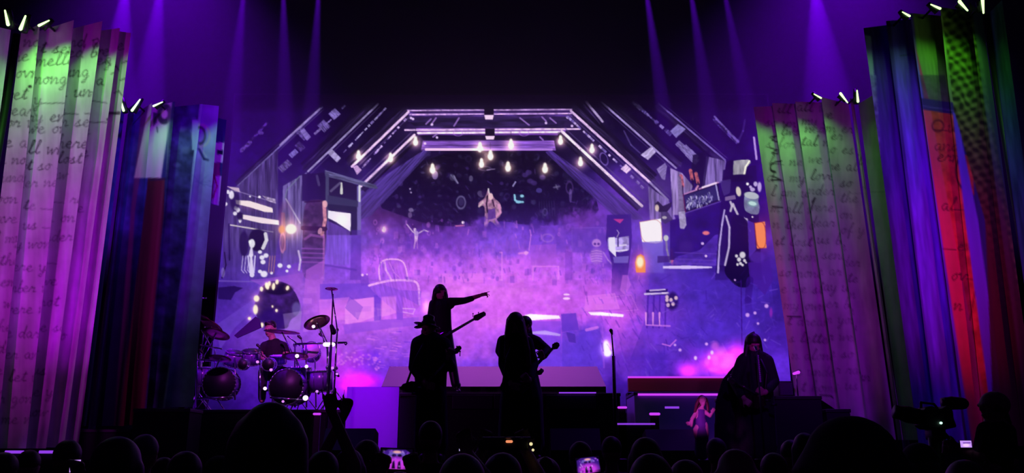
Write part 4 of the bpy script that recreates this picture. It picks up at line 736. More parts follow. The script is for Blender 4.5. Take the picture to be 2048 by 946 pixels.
for px, d, w in DL:
    ty = float(TOPY(px)); g = P(px, ty, d); s = spot('green_lamp_beam', g + Vector((0, -.30, -.04)), g + Vector((0, .25, -.85)), (0.18, 1.0, 0.10), w * ((.25 if px < 300 else .15) if d < 11 else .24), 84, 1.0, .04)
# moving-head beams in haze
for (x0, x1, hw, w) in BEAMS:
    y0 = -60; a = P(x0, y0, 15.5); b = P(x1, 240, 15.0); ang = 2 * math.degrees(math.atan(hw * mpp(15) / (b - a).length))
    s = spot('moving_head_beam', a, b, (0.20, 0.0, 1.0), w, ang, .5, .03)
hm = bpy.data.materials.new('haze'); hm.use_nodes = True; nt = hm.node_tree; nt.nodes.clear(); o_ = nt.nodes.new('ShaderNodeOutputMaterial'); vs = nt.nodes.new('ShaderNodeVolumeScatter'); vs.inputs['Density'].default_value = 0.03; vs.inputs['Color'].default_value = (.8, .8, .9, 1); vs.inputs['Anisotropy'].default_value = 0.3
nt.links.new(vs.outputs[0], o_.inputs['Volume'])
hz = slab('stage_haze', -12, 12, 13.6, 17.85, 5.2, 14.5, hm); tag(hz, 'thin violet haze hanging over the stage and catching the beams', 'haze', kind='stuff')
# ------------------------------------------------------------------ risers and platforms on the deck
m_led = mat('strip_light_magenta', (0.8, 0.2, 0.9), 0.4, emit=(0.62, 0.05, 0.9), estr=1.0)
m_led2 = mat('strip_light_violet', (0.5, 0.2, 0.9), 0.4, emit=(0.30, 0.05, 0.85), estr=0.9)
m_ramp = mat('grey_ramp_board', (0.42, 0.33, 0.36), 0.7, bump=0.2, scale=12)
m_vbox = mat('riser_cloth_pale', (0.5, 0.42, 0.7), 0.8)
m_rust = mat('rust_red_board', (0.30, 0.06, 0.05), 0.55, bump=0.2, scale=15)
def riser(name, px0, px1, y, top, label, depth, m=None, zbot=STAGE_Z, cat='riser', edge=True):
    a = P(px0, top, y); b = P(px1, top, y); e = empty(name, ((a.x + b.x) / 2, y + depth / 2, zbot), label, cat)
    part('platform', lambda bm: add_box(bm, ((a.x + b.x) / 2, y + depth / 2, (zbot + a.z - .05) / 2), (b.x - a.x, depth, a.z - .05 - zbot), bevel=.01), m or m_black, e, False)
    part('top_board', lambda bm: add_box(bm, ((a.x + b.x) / 2, y + depth / 2, a.z - .025), (b.x - a.x + .02, depth + .02, .05), bevel=.008), m_deck, e, False)
    return e, a.z
rc, RCZ = riser('centre_riser', 800, 1240, 13.2, 786, 'long black riser across the middle of the stage, under the pointing singer', 1.5)
rd, RDZ = riser('drum_riser', 384, 690, 13.4, 819, 'black riser under the drum kit', 3.2)
rl, _ = riser('side_riser', 268, 380, 12.1, 817, 'black platform between the poster drape and the drum riser', .5)
r2, _ = riser('side_riser', 155, 262, 12.1, 858, 'lower black platform at the foot of the poster drape', .5)
rr, RRZ = riser('side_riser', 1448, 1642, 12.25, 792, 'high black platform behind the bassist at stage right edge', .55)
r3, _ = riser('side_riser', 1652, 1700, 12.25, 818, 'low black step at the foot of the greyish handwritten drape', .5)
r4, _ = riser('step_block', 1268, 1440, 14.9, 784, 'glossy platform with a magenta light strip, below the rust-red board', 1.0, mat('gloss_violet_board', (0.25, 0.2, 0.5), 0.25))
for nm, p0, p1, y, yy, par, mm, hh in (('light_strip', 1276, 1448, 14.88, 789, r4, m_led, .035), ('light_strip', 1330, 1358, 13.1, 815, rc, m_led2, .03)):
    a, b = P(p0, yy, y), P(p1, yy, y); part(nm, lambda bm: add_box(bm, (a + b) / 2, (b.x - a.x, .03, hh)), mm, par, False)
fr = P(900, 800, 13.15)
for (x0, x1, yt, yb) in ((905, 985, 790, 818), (988, 1088, 790, 818), (1092, 1192, 790, 818)):
    a, b = P(x0, yt, 13.17), P(x1, yb, 13.17); part('fascia_panel', lambda bm: add_box(bm, (a + b) / 2, (b.x - a.x, .03, a.z - b.z), bevel=.006), mat('fascia_black', (0.02, 0.018, 0.03), 0.4), rc, False)
a, b = P(1118, 784, 13.12), P(1192, 787, 13.12); part('light_strip', lambda bm: add_box(bm, (a + b) / 2, (b.x - a.x, .03, .018)), m_led2, rc, False)
# sloping grey ramp at the back of the riser
def ramp():
    y0, y1 = 14.95, 15.5; bl, br = P(763, 773, y0), P(1212, 773, y0); tl, tr = P(779, 733, y1), P(1194, 733, y1)
    e = empty('ramp', ((bl.x + br.x) / 2, 15.2, STAGE_Z), 'long low grey ramp between the centre riser and the screen', 'ramp')
    def f(bm):
        zb = bl.z; v = [bm.verts.new(p) for p in (bl, br, tr, tl, (bl.x, 15.9, zb), (br.x, 15.9, zb), (tr.x, 15.9, tr.z), (tl.x, 15.9, tl.z))]
        for q in ((0,1,2,3),(3,2,6,7),(0,3,7,4),(1,5,6,2),(4,7,6,5),(0,4,5,1)): bm.faces.new([v[i] for i in q])
    part('slope_board', f, m_ramp, e, False)
    part('plinth', lambda bm: add_box(bm, ((bl.x + br.x) / 2, 15.42, (bl.z + STAGE_Z) / 2), (br.x - bl.x, .92, bl.z - STAGE_Z)), m_black, e, False)
ramp()
a, b = P(695, 774, 13.45), P(797, 820, 13.45)
e = empty('violet_box', ((a.x + b.x) / 2, 13.7, STAGE_Z), 'violet-lit box between the drum riser and the long ramp', 'box')
part('front_panel', lambda bm: add_box(bm, ((a.x + b.x) / 2, 13.45, (a.z + STAGE_Z) / 2), (b.x - a.x, .04, a.z - STAGE_Z)), m_vbox, e, False); part('case', lambda bm: add_box(bm, ((a.x + b.x) / 2, 13.71, (a.z + STAGE_Z) / 2 - .01), (b.x - a.x - .02, .46, a.z - STAGE_Z - .02)), m_black, e, False)
a, b = P(1256, 756, 15.9), P(1462, 783, 15.9)
e = empty('rust_red_board', ((a.x + b.x) / 2, 16.1, STAGE_Z), 'long rust-red board with a magenta lit top edge, left of the bassist', 'platform')
part('front_board', lambda bm: add_box(bm, ((a.x + b.x) / 2, 15.95, (a.z + b.z) / 2), (b.x - a.x, .1, a.z - b.z), bevel=.01), m_rust, e, False)
part('base', lambda bm: add_box(bm, ((a.x + b.x) / 2, 16.15, (b.z + STAGE_Z) / 2 - .005), (b.x - a.x, .3, b.z - STAGE_Z - .01)), m_black, e, False)
part('light_strip', lambda bm: add_box(bm, ((a.x + b.x) / 2, 15.9, a.z + .016), (b.x - a.x, .05, .026)), m_led, e, False)
# little marker lights on the stage front
for i, (x0, x1, y, w, mm, lb) in enumerate(((1235, 1309, 848, .022, m_led2, 'long thin violet edge light low on the stage front right of centre'), (1237, 1252, 815, .03, m_led, 'short violet edge light beside the right microphone stand'), (1301, 1318, 828, .035, m_led, 'short bright magenta edge light below the magenta-lit platform'), (628, 640, 828, .03, m_led, 'short violet marker light under the raised hands'))):
    a, b = P(x0, y, 11.8), P(x1, y, 11.8); e = empty('edge_light', ((a.x + b.x) / 2, 11.8, STAGE_Z), lb, 'light', 'edge lights on the stage front')
    part('light_bar', lambda bm: add_cap(bm, a, b, w / 2, w / 2, 8), mm, e); part('bracket', lambda bm: add_box(bm, ((a.x + b.x) / 2, 11.84, (a.z + STAGE_Z) / 2), (b.x - a.x, .04, a.z - STAGE_Z)), m_dark, e, False)
for x0, x1, lb in ((12, 46, 'violet floor light under the left part of the far-left drape'), (80, 115, 'violet floor light under the right part of the far-left drape')):
    a, b = P(x0, 904, 9.25), P(x1, 904, 9.25); e = empty('floor_light', ((a.x + b.x) / 2, 9.25, STAGE_Z), lb, 'light', 'floor lights under the far-left drape')
    part('light_bar', lambda bm: add_box(bm, ((a.x + b.x) / 2, 9.25, a.z), (b.x - a.x, .06, .03), bevel=.008), m_led2, e); part('base', lambda bm: add_box(bm, ((a.x + b.x) / 2, 9.3, (a.z - .015 + STAGE_Z) / 2), (b.x - a.x, .1, max(.01, a.z - .015 - STAGE_Z))), m_dark, e, False)
# wedge monitors and an amplifier
def monitor(px, D, lb, w=.6):
    c = P(px, 900, D); e = empty('stage_monitor', (c.x, D, STAGE_Z), lb, 'speaker')
    def f(bm):
        v = [bm.verts.new((c.x + sx * w / 2, D + y, STAGE_Z + z)) for sx in (-1, 1) for y, z in ((-.22, 0), (.25, 0), (.25, .33), (-.02, .38), (-.22, .12))]
        bm.faces.new(v[:5][::-1]); bm.faces.new(v[5:])
        for i in range(5): bm.faces.new((v[i], v[(i + 1) % 5], v[5 + (i + 1) % 5], v[5 + i]))
    part('cabinet', f, m_dark, e, False)
    part('grille', lambda bm: add_box(bm, (c.x, D + .12, STAGE_Z + .365), (w * .85, .22, .02)), m_metal, e, False)
monitor(700, 10.6, 'black wedge monitor on the deck below the drum kit'); monitor(1150, 10.6, 'black wedge monitor on the deck right of the long-haired woman'); monitor(1340, 10.9, 'black wedge monitor on the deck below the rust-red board')
a, b = P(1556, 762, 12.35), P(1588, 792, 12.35); e = empty('amplifier', ((a.x + b.x) / 2, 12.5, RRZ), 'black amplifier box on the high platform beside the bassist', 'amplifier')
part('cabinet', lambda bm: add_box(bm, ((a.x + b.x) / 2, 12.5, (a.z + RRZ) / 2), (b.x - a.x, .3, a.z - RRZ), bevel=.01), m_dark, e); part('grille', lambda bm: add_box(bm, ((a.x + b.x) / 2, 12.34, (a.z + RRZ) / 2), ((b.x - a.x) * .85, .02, (a.z - RRZ) * .8)), m_metal, e, False)
a = P(1593, 746, 12.5); e = empty('glowing_pedal', (a.x, 12.5, RRZ), 'tiny bright magenta pedal, made to glow on a stalk, at the right end of the high platform', 'light'); part('lens', lambda bm: add_cap(bm, a + Vector((-.04, 0, -.01)), a + Vector((.03, 0, .01)), .018, .024, 8), m_led, e); part('stalk', lambda bm: add_cyl(bm, (a.x, 12.52, RRZ), a + Vector((0, .02, -.02)), .01), m_metal, e)  # bright magenta pedal, made as a glowing bead on a stalk

# ------------------------------------------------------------------ drum kit
m_chrome = mat('chrome', (0.8, 0.78, 0.85), 0.12, 1.0); m_shell = mat('drum_shell_violet', (0.16, 0.05, 0.34), 0.25); m_headb = mat('drum_head_black', (0.008, 0.007, 0.012), 0.5); m_headp = mat('drum_head_pale', (0.55, 0.45, 0.6), 0.5)
m_cym = mat('cymbal_bronze', (0.55, 0.28, 0.22), 0.3, 1.0)
kit = empty('drum_kit', (P(540, 800, 14).x, 14.2, RDZ), 'drum kit with two black-faced bass drums on the left riser', 'drum kit')
def drum(c, r, depth, ax, head, shell=None, nm='drum'):
    ax = Vector(ax).normalized(); c = Vector(c); u, v = ring_basis(ax)
    s = part(nm, lambda bm: add_cyl(bm, c, c + ax * depth, r, r, 28), shell or m_shell, kit)
    def hoops(bm):
        for t in (0, depth):
            k = 28
            for i in range(k):
                a0, a1 = 2 * math.pi * i / k, 2 * math.pi * (i + 1) / k
                add_cyl(bm, c + ax * t + (u * math.cos(a0) + v * math.sin(a0)) * r * 1.03, c + ax * t + (u * math.cos(a1) + v * math.sin(a1)) * r * 1.03, .012, .012, 6)
        for i in range(8):
            a0 = 2 * math.pi * (i + .5) / 8; w = (u * math.cos(a0) + v * math.sin(a0)) * r * 1.05; add_cyl(bm, c + ax * .02 + w, c + ax * (depth - .02) + w, .006, .006, 6)
    h = part('hoop', hoops, m_chrome, s); d = part('drum_head', lambda bm: add_cyl(bm, c - ax * .008, c - ax * .002, r * .99, r * .99, 28), head, s)
    for o in (h, d): o.matrix_parent_inverse = Matrix.Identity(4)
    return s
def fixinv(ch): ch.matrix_parent_inverse = Matrix.Identity(4)
for (x, y, r, ax) in ((438, 767, 31, (-.12, 1, .05)), (572, 774, 34, (.1, 1, .05))):
    c = P(x, y, 14.0); drum(c, r * mpp(14), .42, ax, m_headb, nm='bass_drum')
for (x, y, D, r, dep, ax, hd, nm) in ((470, 705, 14.5, 17, .22, (-.25, .35, -1), m_headb, 'tom'), (503, 702, 14.5, 17, .22, (-.08, .4, -1), m_headb, 'tom'), (485, 729, 14.0, 10, .1, (0, 1, .1), m_headb, 'small_tom'), (536, 729, 14.0, 12, .12, (.05, 1, .1), m_headb, 'small_tom'),
                                   (622, 700, 14.3, 17, .2, (-.15, 1, -.25), m_headp, 'tom'), (600, 735, 14.4, 22, .3, (0, .12, -1), m_headp, 'floor_tom'), (641, 742, 14.3, 22, .34, (.05, .12, -1), m_headp, 'floor_tom'), (404, 735, 14.4, 16, .3, (0, .12, -1), m_headp, 'floor_tom'), (452, 748, 14.6, 10, .2, (0, .2, -1), m_headp, 'small_tom'), (556, 712, 14.6, 16, .14, (0, .25, -1), m_headp, 'snare_drum'), (585, 752, 14.6, 12, .3, (0, .1, -1), m_headp, 'small_tom')):
    drum(P(x, y, D), r * mpp(D), dep, ax, hd, nm=nm)
def cymbal(px, py, D, rpx, tilt, roll, m=None, foot=None, nm='cymbal', stand=True):
    c = P(px, py, D); r = rpx * mpp(D); q = Matrix.Rotation(math.radians(roll), 3, 'Y') @ Matrix.Rotation(math.radians(-tilt - 8), 3, 'X')
    def f(bm):
        prof = [(0.0, .09), (.1, .085), (.18, .05), (.2, .04), (.6, .018), (1.0, 0), (.6, .008), (.2, .03), (0, .06)]; n = 32; rg = []
        for rr_, zz in prof: rg.append([bm.verts.new(c + q @ Vector((rr_ * r * math.cos(2 * math.pi * i / n), rr_ * r * math.sin(2 * math.pi * i / n), zz * r))) for i in range(n)] if rr_ else [bm.verts.new(c + q @ Vector((0, 0, zz * r)))])
        for A_, B_ in zip(rg, rg[1:]):
            for i in range(n):
                j = (i + 1) % n
                if len(A_) == 1: bm.faces.new((A_[0], B_[i], B_[j]))
                elif len(B_) == 1: bm.faces.new((A_[i], B_[0], A_[j]))
                else: bm.faces.new((A_[i], B_[i], B_[j], A_[j]))
    part(nm, f, m or m_cym, kit)
    if stand:
        ft = foot or (px + 6, D + .25); b = P(ft[0], 800, ft[1]); b.z = RDZ; mid = Vector((b.x, b.y, RDZ + (c.z - RDZ) * .7))
        def g(bm):
            add_cyl(bm, c, mid, .011, .013, 8); add_cyl(bm, mid, b + Vector((0, 0, .25)), .016, .016, 8); add_ell(bm, mid, .03, .03, .03, n=8, m=6)
            for a in (0, 2.1, 4.2): add_cyl(bm, b + Vector((0, 0, .35)), b + Vector((.28 * math.cos(a), .28 * math.sin(a), .01)), .01, .01, 6)
        part('cymbal_stand', g, m_chrome, kit)
cymbal(564, 664, 13.8, 36, -9, 3, foot=(590, 14.9)); cymbal(634, 645, 13.6, 27, 8, -24, foot=(655, 14.6)); cymbal(432, 668, 13.9, 28, 10, 9, foot=(396, 14.6)); cymbal(424, 652, 14.1, 24, 14, 22, foot=(394, 14.5)); cymbal(663, 578, 13.2, 13, -3, 0, foot=(667, 13.8), m=mat('splash_pink', (0.8, 0.35, 0.5), 0.3, 0.8)); cymbal(440, 717, 13.8, 22, 6, 3, foot=(420, 14.2)); cymbal(590, 713, 13.9, 26, 4, -3, foot=(604, 14.3)); cymbal(412, 640, 14.2, 16, 16, 30, foot=(392, 14.7))
# dark triangular china cymbal / drape panel left of the drummer
tri = [P(x, y, 14.9) for x, y in ((468, 671), (511, 633), (519, 638), (522, 655), (474, 676))]
part('angled_board', lambda bm: add_prism(bm, [(p.x, p.z) for p in tri][::-1], 14.9, 14.93), mat('indigo_board', (0.05, 0.02, 0.14), 0.6), kit, False)
def rack(bm):
    for x0, y0, x1, y1, D, r in ((393, 572, 393, 815, 14.2, .02), (393, 720, 460, 722, 14.2, .018), (395, 797, 466, 795, 13.8, .02), (590, 688, 694, 685, 14.1, .018), (655, 690, 655, 815, 14.1, .018), (590, 690, 590, 815, 14.3, .016), (612, 690, 613, 815, 14.2, .014), (694, 685, 690, 690, 14.1, .02), (540, 795, 605, 800, 13.7, .014), (400, 690, 444, 698, 14.2, .014), (403, 660, 420, 690, 14.2, .01), (640, 655, 656, 688, 14.1, .011), (430, 700, 430, 745, 14.3, .012), (575, 672, 600, 692, 14.2, .011), (393, 632, 412, 650, 14.2, .012), (393, 597, 413, 596, 14.2, .01), (520, 730, 520, 800, 14.2, .014), (630, 720, 632, 815, 14.2, .012), (470, 715, 470, 800, 14.3, .014)):
        add_cyl(bm, P(x0, y0, D), P(x1, y1, D), r, r, 10)
    for x, y, D in ((393, 655, 14.2), (393, 720, 14.2), (393, 610, 14.2), (655, 690, 14.1), (590, 690, 14.3), (613, 733, 14.2), (655, 735, 14.1), (430, 722, 14.3), (385, 672, 14.2), (600, 712, 14.2), (672, 736, 14.1), (674, 748, 14.1)):
        add_ell(bm, P(x, y, D), .035, .035, .035, n=10, m=8)
part('rack', rack, m_chrome, kit)
for x, y, D in ((563, 690, 14.0), (515, 690, 14.2), (597, 672, 14.1), (400, 700, 14.1), (640, 668, 14.1)):
    part('drum_microphone', lambda bm: (add_cap(bm, P(x, y, D), P(x + 5, y + 5, D), .025, .018, 8), add_cyl(bm, P(x + 5, y + 5, D), P(x + 10, y + 24, D), .008, .008, 6)), m_dark, kit)
m_glint2 = mat('chrome_glint_violet', (1, .6, 1), 0.3, emit=(0.62, 0.22, 0.9), estr=1.1)  # glints of light on the kit's chrome, made as small glowing beads
m_glint = mat('chrome_glint_white', (1, 1, 1), 0.3, emit=(0.9, 0.62, 1.0), estr=1.6)
for i, (x, y, r, lb) in enumerate(((611, 796, 5.5, 'brightest round chrome glint, made as a glowing bead, low right of the right bass drum'), (530, 777, 3.6, 'chrome glint made as a glowing bead between the two bass drums'), (613, 733, 3.6, 'chrome glint made as a glowing bead on the floor toms right of the drummer'), (594, 712, 4, 'chrome glint made as a glowing bead under the right cymbal'), (665, 736, 3, 'chrome glint made as a glowing bead on the rack beside the tall cymbal stand'), (634, 783, 2.8, 'chrome glint made as a glowing bead on the riser right of the right bass drum'), (674, 748, 2.5, 'tiny chrome glint made as a glowing bead right of the tall cymbal stand'), (566, 803, 2.6, 'tiny pink chrome glint made as a glowing bead under the right bass drum'), (627, 653, 3.5, 'chrome glint made as a glowing bead, glaring through the tilted cymbal'), (515, 724, 3, 'chrome glint made as a glowing bead left of the drummer'), (542, 740, 3, 'chrome glint made as a glowing bead at the foot of the drummer'))):
    c = P(x, y, 13.55); e = empty('kit_glint', c, lb, 'lamp', 'glowing chrome glints around the drum kit'); part('lens', lambda bm: add_ell(bm, c, r * mpp(13.5), .03, r * mpp(13.5) * .95), m_glint if r > 3.4 else m_glint2, e); part('clamp', lambda bm: add_cyl(bm, c + Vector((0, .02, 0)), c + Vector((0, .12, -.02)), .015, .02, 8), m_case, e)
a, b = P(650, 689, 13.7), P(666, 689, 13.7); e = empty('bar_glint', (a + b) / 2, 'short bright white chrome glint, made as a glowing bar, at the right end of the drum rack', 'lamp'); part('lens', lambda bm: add_cap(bm, a, b, .035, .035, 10), m_glint, e); part('clamp', lambda bm: add_box(bm, (a + b) / 2 + Vector((0, .06, 0)), (.1, .06, .05)), m_case, e)  # glint on the chrome rack end, made as a glowing bar
e = empty('microphone_stand', (P(667, 800, 12.9).x, 12.9, STAGE_Z), 'tall dark microphone stand right of the drum kit', 'microphone stand')
b0 = P(664, 660, 12.9); part('pole', lambda bm: (add_cyl(bm, (b0.x, 12.9, STAGE_Z), P(662, 690, 12.9), .022, .02, 10), add_cyl(bm, P(662, 690, 12.9), P(666, 588, 12.9), .012, .01, 8)), m_dark, e); part('clamp', lambda bm: add_cap(bm, P(663, 652, 12.9), P(667, 664, 12.9), .03, .045, 8), m_dark, e)
part('base', lambda bm: add_cyl(bm, (b0.x, 12.9, STAGE_Z), (b0.x, 12.9, STAGE_Z + .03), .15, .14, 20), m_dark, e)
e = empty('microphone_stand', (P(1228, 800, 11.5).x, 11.5, STAGE_Z), 'thin microphone stand standing alone right of the ramp', 'microphone stand')
part('pole', lambda bm: (add_cyl(bm, (P(1229, 800, 11.5).x, 11.5, STAGE_Z), P(1227, 712, 11.5), .028, .022, 10), add_cyl(bm, P(1227, 712, 11.5), P(1223, 664, 11.5), .011, .009, 8)), m_dark, e); part('microphone', lambda bm: add_cap(bm, P(1222, 661, 11.5), P(1224, 668, 11.48), .026, .014, 10), m_dark, e)
def picks(bm):
    for k in range(9): add_box(bm, P(1225 + k * .3, 716 + k * 5, 11.47), (.012, .03, .025))
part('pick_holder', picks, m_dark, e, False); part('base', lambda bm: add_cyl(bm, (P(1229, 800, 11.5).x, 11.5, STAGE_Z), (P(1229, 800, 11.5).x, 11.5, STAGE_Z + .03), .15, .14, 20), m_dark, e)
# ------------------------------------------------------------------ people
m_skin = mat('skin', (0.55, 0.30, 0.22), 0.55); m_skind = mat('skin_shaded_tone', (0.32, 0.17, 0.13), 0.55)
m_cloth_k = mat('black_clothing', (0.010, 0.008, 0.012), 0.85, bump=0.3, scale=30); m_tee = mat('black_tee', (0.012, 0.010, 0.014), 0.85)
m_hair_k = mat('dark_hair', (0.012, 0.008, 0.007), 0.5); m_hair_b = mat('brown_hair', (0.06, 0.03, 0.015), 0.5); m_hair_f = mat('blond_hair', (0.16, 0.11, 0.07), 0.5); m_hair_g = mat('grey_hair', (0.16, 0.15, 0.15), 0.55)
m_leather = mat('black_leather', (0.012, 0.010, 0.012), 0.4); m_guitar = mat('dark_guitar_lacquer', (0.03, 0.008, 0.012), 0.2); m_neck = mat('dark_fretboard', (0.03, 0.015, 0.01), 0.4)
def hand(bm, W, d, nrm, s=0.18, curl=(.25, .3, .35, .4), thumb=1, spread=.10, tcurl=.3):
    """palm with four unequal fingers and a thumb leaving its side"""
    W = Vector(W); d = Vector(d).normalized(); n = (Vector(nrm) - d * Vector(nrm).dot(d)).normalized(); l = d.cross(n).normalized() * thumb
    pl = s * .50; pw = s * .23
    for k in (-1, -.33, .33, 1): add_cap(bm, W + l * pw * .55 * k, W + d * pl + l * pw * k * .95, s * .085, s * .075, 8)
    for k, (off, ln) in enumerate(((1, .42), (.33, .48), (-.33, .44), (-1, .34))):
        p = W + d * pl + l * pw * off * .95; a = 0; dd = (d + l * spread * off).normalized(); r = s * .056
        for j, f in enumerate((.45, .3, .25)):
            a += curl[k] * 1.35; v = (dd * math.cos(a) + n * math.sin(a)).normalized(); q = p + v * s * ln * f; add_cap(bm, p, q, r, r * .9, 8); p = q; r *= .9
    p = W + d * s * .12 + l * pw * .9; v = (d * .62 + l * .75 + n * .25).normalized()
    q = p + v * s * .22; add_cap(bm, p, q, s * .075, s * .062, 8); v2 = (v * (1 - tcurl) + (d * .6 - l * .5 + n * .5) * tcurl).normalized(); add_cap(bm, q, q + v2 * s * .2, s * .06, s * .05, 8)
def head(bm, c, h, face=(0, -1, 0), w=.76):
    """head of height h: cranium, jaw, nose, ears, brow, lips; face = the way it looks"""
    c = Vector(c); f = Vector(face).normalized(); q = Vector((0, -1, 0)).rotation_difference(f).to_matrix()
    E = lambda o, a, b, z: add_ell(bm, c + q @ (Vector(o) * h), a * h, b * h, z * h, q, 14, 10)
    E((0, .03, .1), w / 2, .47, .40); E((0, -.08, -.16), w * .40, .33, .33); E((0, -.20, -.36), w * .22, .17, .13)
    E((0, -.45, -.06), .05, .09, .10); E((0, -.41, .08), w * .36, .07, .05); E((0, -.43, -.25), .10, .05, .03)
    for s in (-1, 1): E((s * w * .5, .03, -.04), .035, .07, .11); E((s * .16, -.40, .02), .05, .04, .03)
def eyes(c, h, face, parent):
    c = Vector(c); f = Vector(face).normalized(); q = Vector((0, -1, 0)).rotation_difference(f).to_matrix()
    def g(bm):
        for s in (-1, 1): add_ell(bm, c + q @ (Vector((s * .16, -.435, .02)) * h), .035 * h, .02 * h, .02 * h, q, 8, 6)
    part('eyes', g, mat('eye_white', (.6, .55, .55), .3), parent)
class Fig:
    """figure authored at distance D; lengths in frame pixels there, so that sizes stay true"""
    def __init__(s, D): s.D = D; s.k = D / FPX
    def v(s, p): return P(p[0], p[1], s.D + (p[2] if len(p) > 2 else 0))
    def c(s, bm, p, q, a, b, ky=1.0): add_cap(bm, s.v(p), s.v(q), a * s.k, b * s.k, 12, ky)
    def e(s, bm, p, rx, rz, ry=None): add_ell(bm, s.v(p), rx * s.k, (ry or rx) * s.k, rz * s.k)
    def chain(s, bm, pts, rs, ky=1.0):
        for i in range(len(pts) - 1): s.c(bm, pts[i], pts[i + 1], rs[i], rs[i + 1], ky)
def hair_strands(F, bm, paths, r0, r1):
    for pts in paths:
        n = len(pts)
        for i in range(n - 1): F.c(bm, pts[i], pts[i + 1], r0 + (r1 - r0) * i / (n - 1), r0 + (r1 - r0) * (i + 1) / (n - 1), .8)

# pointing singer on the centre riser
F = Fig(14.0); e = empty('person', Vector((F.v((900, 786)).x, 14.0, RCZ)), 'long-haired musician in black on the riser, arm stretched out pointing right', 'person')
hc = F.v((880, 586))
def body(bm):
    head(bm, hc, .25, (.55, -.8, 0)); F.c(bm, (881, 596), (882, 608), 6.5, 8); F.chain(bm, [(884, 612), (884, 640), (885, 668)], [14, 15, 14], .7)
    F.chain(bm, [(899, 603), (932, 600), (960, 591)], [8, 5.6, 4], 1); hand(bm, F.v((960, 591)), (1, 0, .28), (0, -.3, -1), .19, (.02, .35, .55, .6), -1)
    F.chain(bm, [(867, 606), (861, 640), (868, 668, -.15)], [8, 6, 4.5]); hand(bm, F.v((868, 668, -.15)), (.8, -.2, -.3), (0, -1, 0), .18, (.6, .65, .7, .7), 1)
    F.chain(bm, [(877, 668), (876, 722), (878, 774)], [11, 8, 5.5]); F.chain(bm, [(893, 668), (904, 722), (913, 774)], [11, 8, 5.5])
part('body', body, m_skin, e, vox=.009)
def coat(bm):
    F.chain(bm, [(870, 610), (886, 606), (901, 610)], [8.5, 11, 8.5], .8); F.chain(bm, [(884, 612), (885, 640), (886, 672)], [18.5, 18, 19], .7); F.chain(bm, [(899, 604), (928, 601.5), (944, 597)], [9.5, 7, 6]); F.chain(bm, [(867, 608), (860.5, 640), (865, 660, -.1)], [9.5, 7.5, 6])
part('coat', coat, m_cloth_k, e, vox=.012)
def trs(bm): F.chain(bm, [(878, 668), (876, 722), (878, 768)], [12.5, 9.5, 8]); F.chain(bm, [(893, 668), (903, 722), (911, 768)], [12.5, 10, 9])
part('trousers', trs, m_leather, e, vox=.012)
for sx in (879, 915): part('boot', lambda bm: (F.c(bm, (sx, 770), (sx, 778), 7, 6), F.c(bm, (sx, 781, .05), (sx + 3, 783, -.16), 4.5, 4)), m_leather, e, vox=.01)
def hr(bm): F.e(bm, (880, 580, .0), 12.5, 12.5, 16); F.c(bm, (870, 582, -.03), (867, 602, -.03), 4.5, 4); F.c(bm, (889, 582, -.03), (891, 600, -.02), 4.5, 4); hair_strands(F, bm, [[(872, 580, .03), (868, 596, .02), (867, 612, .0)], [(876, 578, .08), (873, 600, .1), (874, 618, .1)], [(884, 578, .1), (884, 602, .12), (886, 618, .12)], [(888, 580, .06), (892, 594, .05), (893, 606, .03)]], 6, 4)
part('hair', hr, m_hair_k, e, vox=.012)
# bass guitar hanging on the singer
def guitar(name, F, label, bodypts, n0, n1, h1, nw, pegs, dy=-.18, th=.05, cat='guitar', strap=None):
    z = F.D + dy; G = lambda p: P(p[0], p[1], z); c0 = G(bodypts[0]); e = empty(name, c0, label, cat)
    part('guitar_body', lambda bm: add_prism(bm, [(G(p).x, G(p).z) for p in bodypts], z, z + th), m_guitar, e, False).modifiers.new('bevel', 'BEVEL').width = .008
    a, b, h = G(n0), G(n1), G(h1); part('neck', lambda bm: add_cyl(bm, a + Vector((0, .01, 0)), b + Vector((0, .01, 0)), nw * F.k * 1.1, nw * F.k * .8, 8), m_neck, e)
    d = (h - b).normalized(); n = Vector((-d.z, 0, d.x)); w = nw * F.k
    part('headstock', lambda bm: add_prism(bm, [((b - n * w).x, (b - n * w).z), ((b - n * w * 2 + d * w * 2).x, (b - n * w * 2 + d * w * 2).z), ((h - n * w * 1.2).x, (h - n * w * 1.2).z), ((h + d * w * .6).x, (h + d * w * .6).z), ((h + n * w * 1.6).x, (h + n * w * 1.6).z), ((b + n * w * 2.2 + d * w).x, (b + n * w * 2.2 + d * w).z), ((b + n * w).x, (b + n * w).z)], z, z + .03), m_neck, e, False)
    for p in pegs: q = G(p); part('tuning_peg', lambda bm: (add_cyl(bm, q, q - Vector((0, 0, .06)), .006, .006, 6), add_ell(bm, q, .012, .008, .010, n=8, m=6)), m_metal, e)
    part('strings', lambda bm: [add_cyl(bm, a + n * w * k + Vector((0, -.03, 0)), h + n * w * k + Vector((0, -.012, 0)), .0015, .0015, 4) for k in (-.6, -.2, .2, .6)], m_chrome, e)
    if strap: part('strap', lambda bm: F.chain(bm, strap, [2.2] * len(strap), .4), m_leather, e)
    part('pickup', lambda bm: [add_box(bm, a - d * t + Vector((0, -.035, 0)), (.08, .02, .03)) for t in (.06, .16)], m_dark, e)
    return e
guitar('bass_guitar', F, 'dark bass guitar whose neck rises from the pointing musician', [(846, 668), (858, 676), (870, 674), (886, 664), (896, 662), (888, 672), (892, 680), (884, 690), (868, 694), (852, 692), (843, 682)], (886, 674), (948, 638), (970, 627), 3.0, [(946, 627), (957, 625)], dy=-.16)

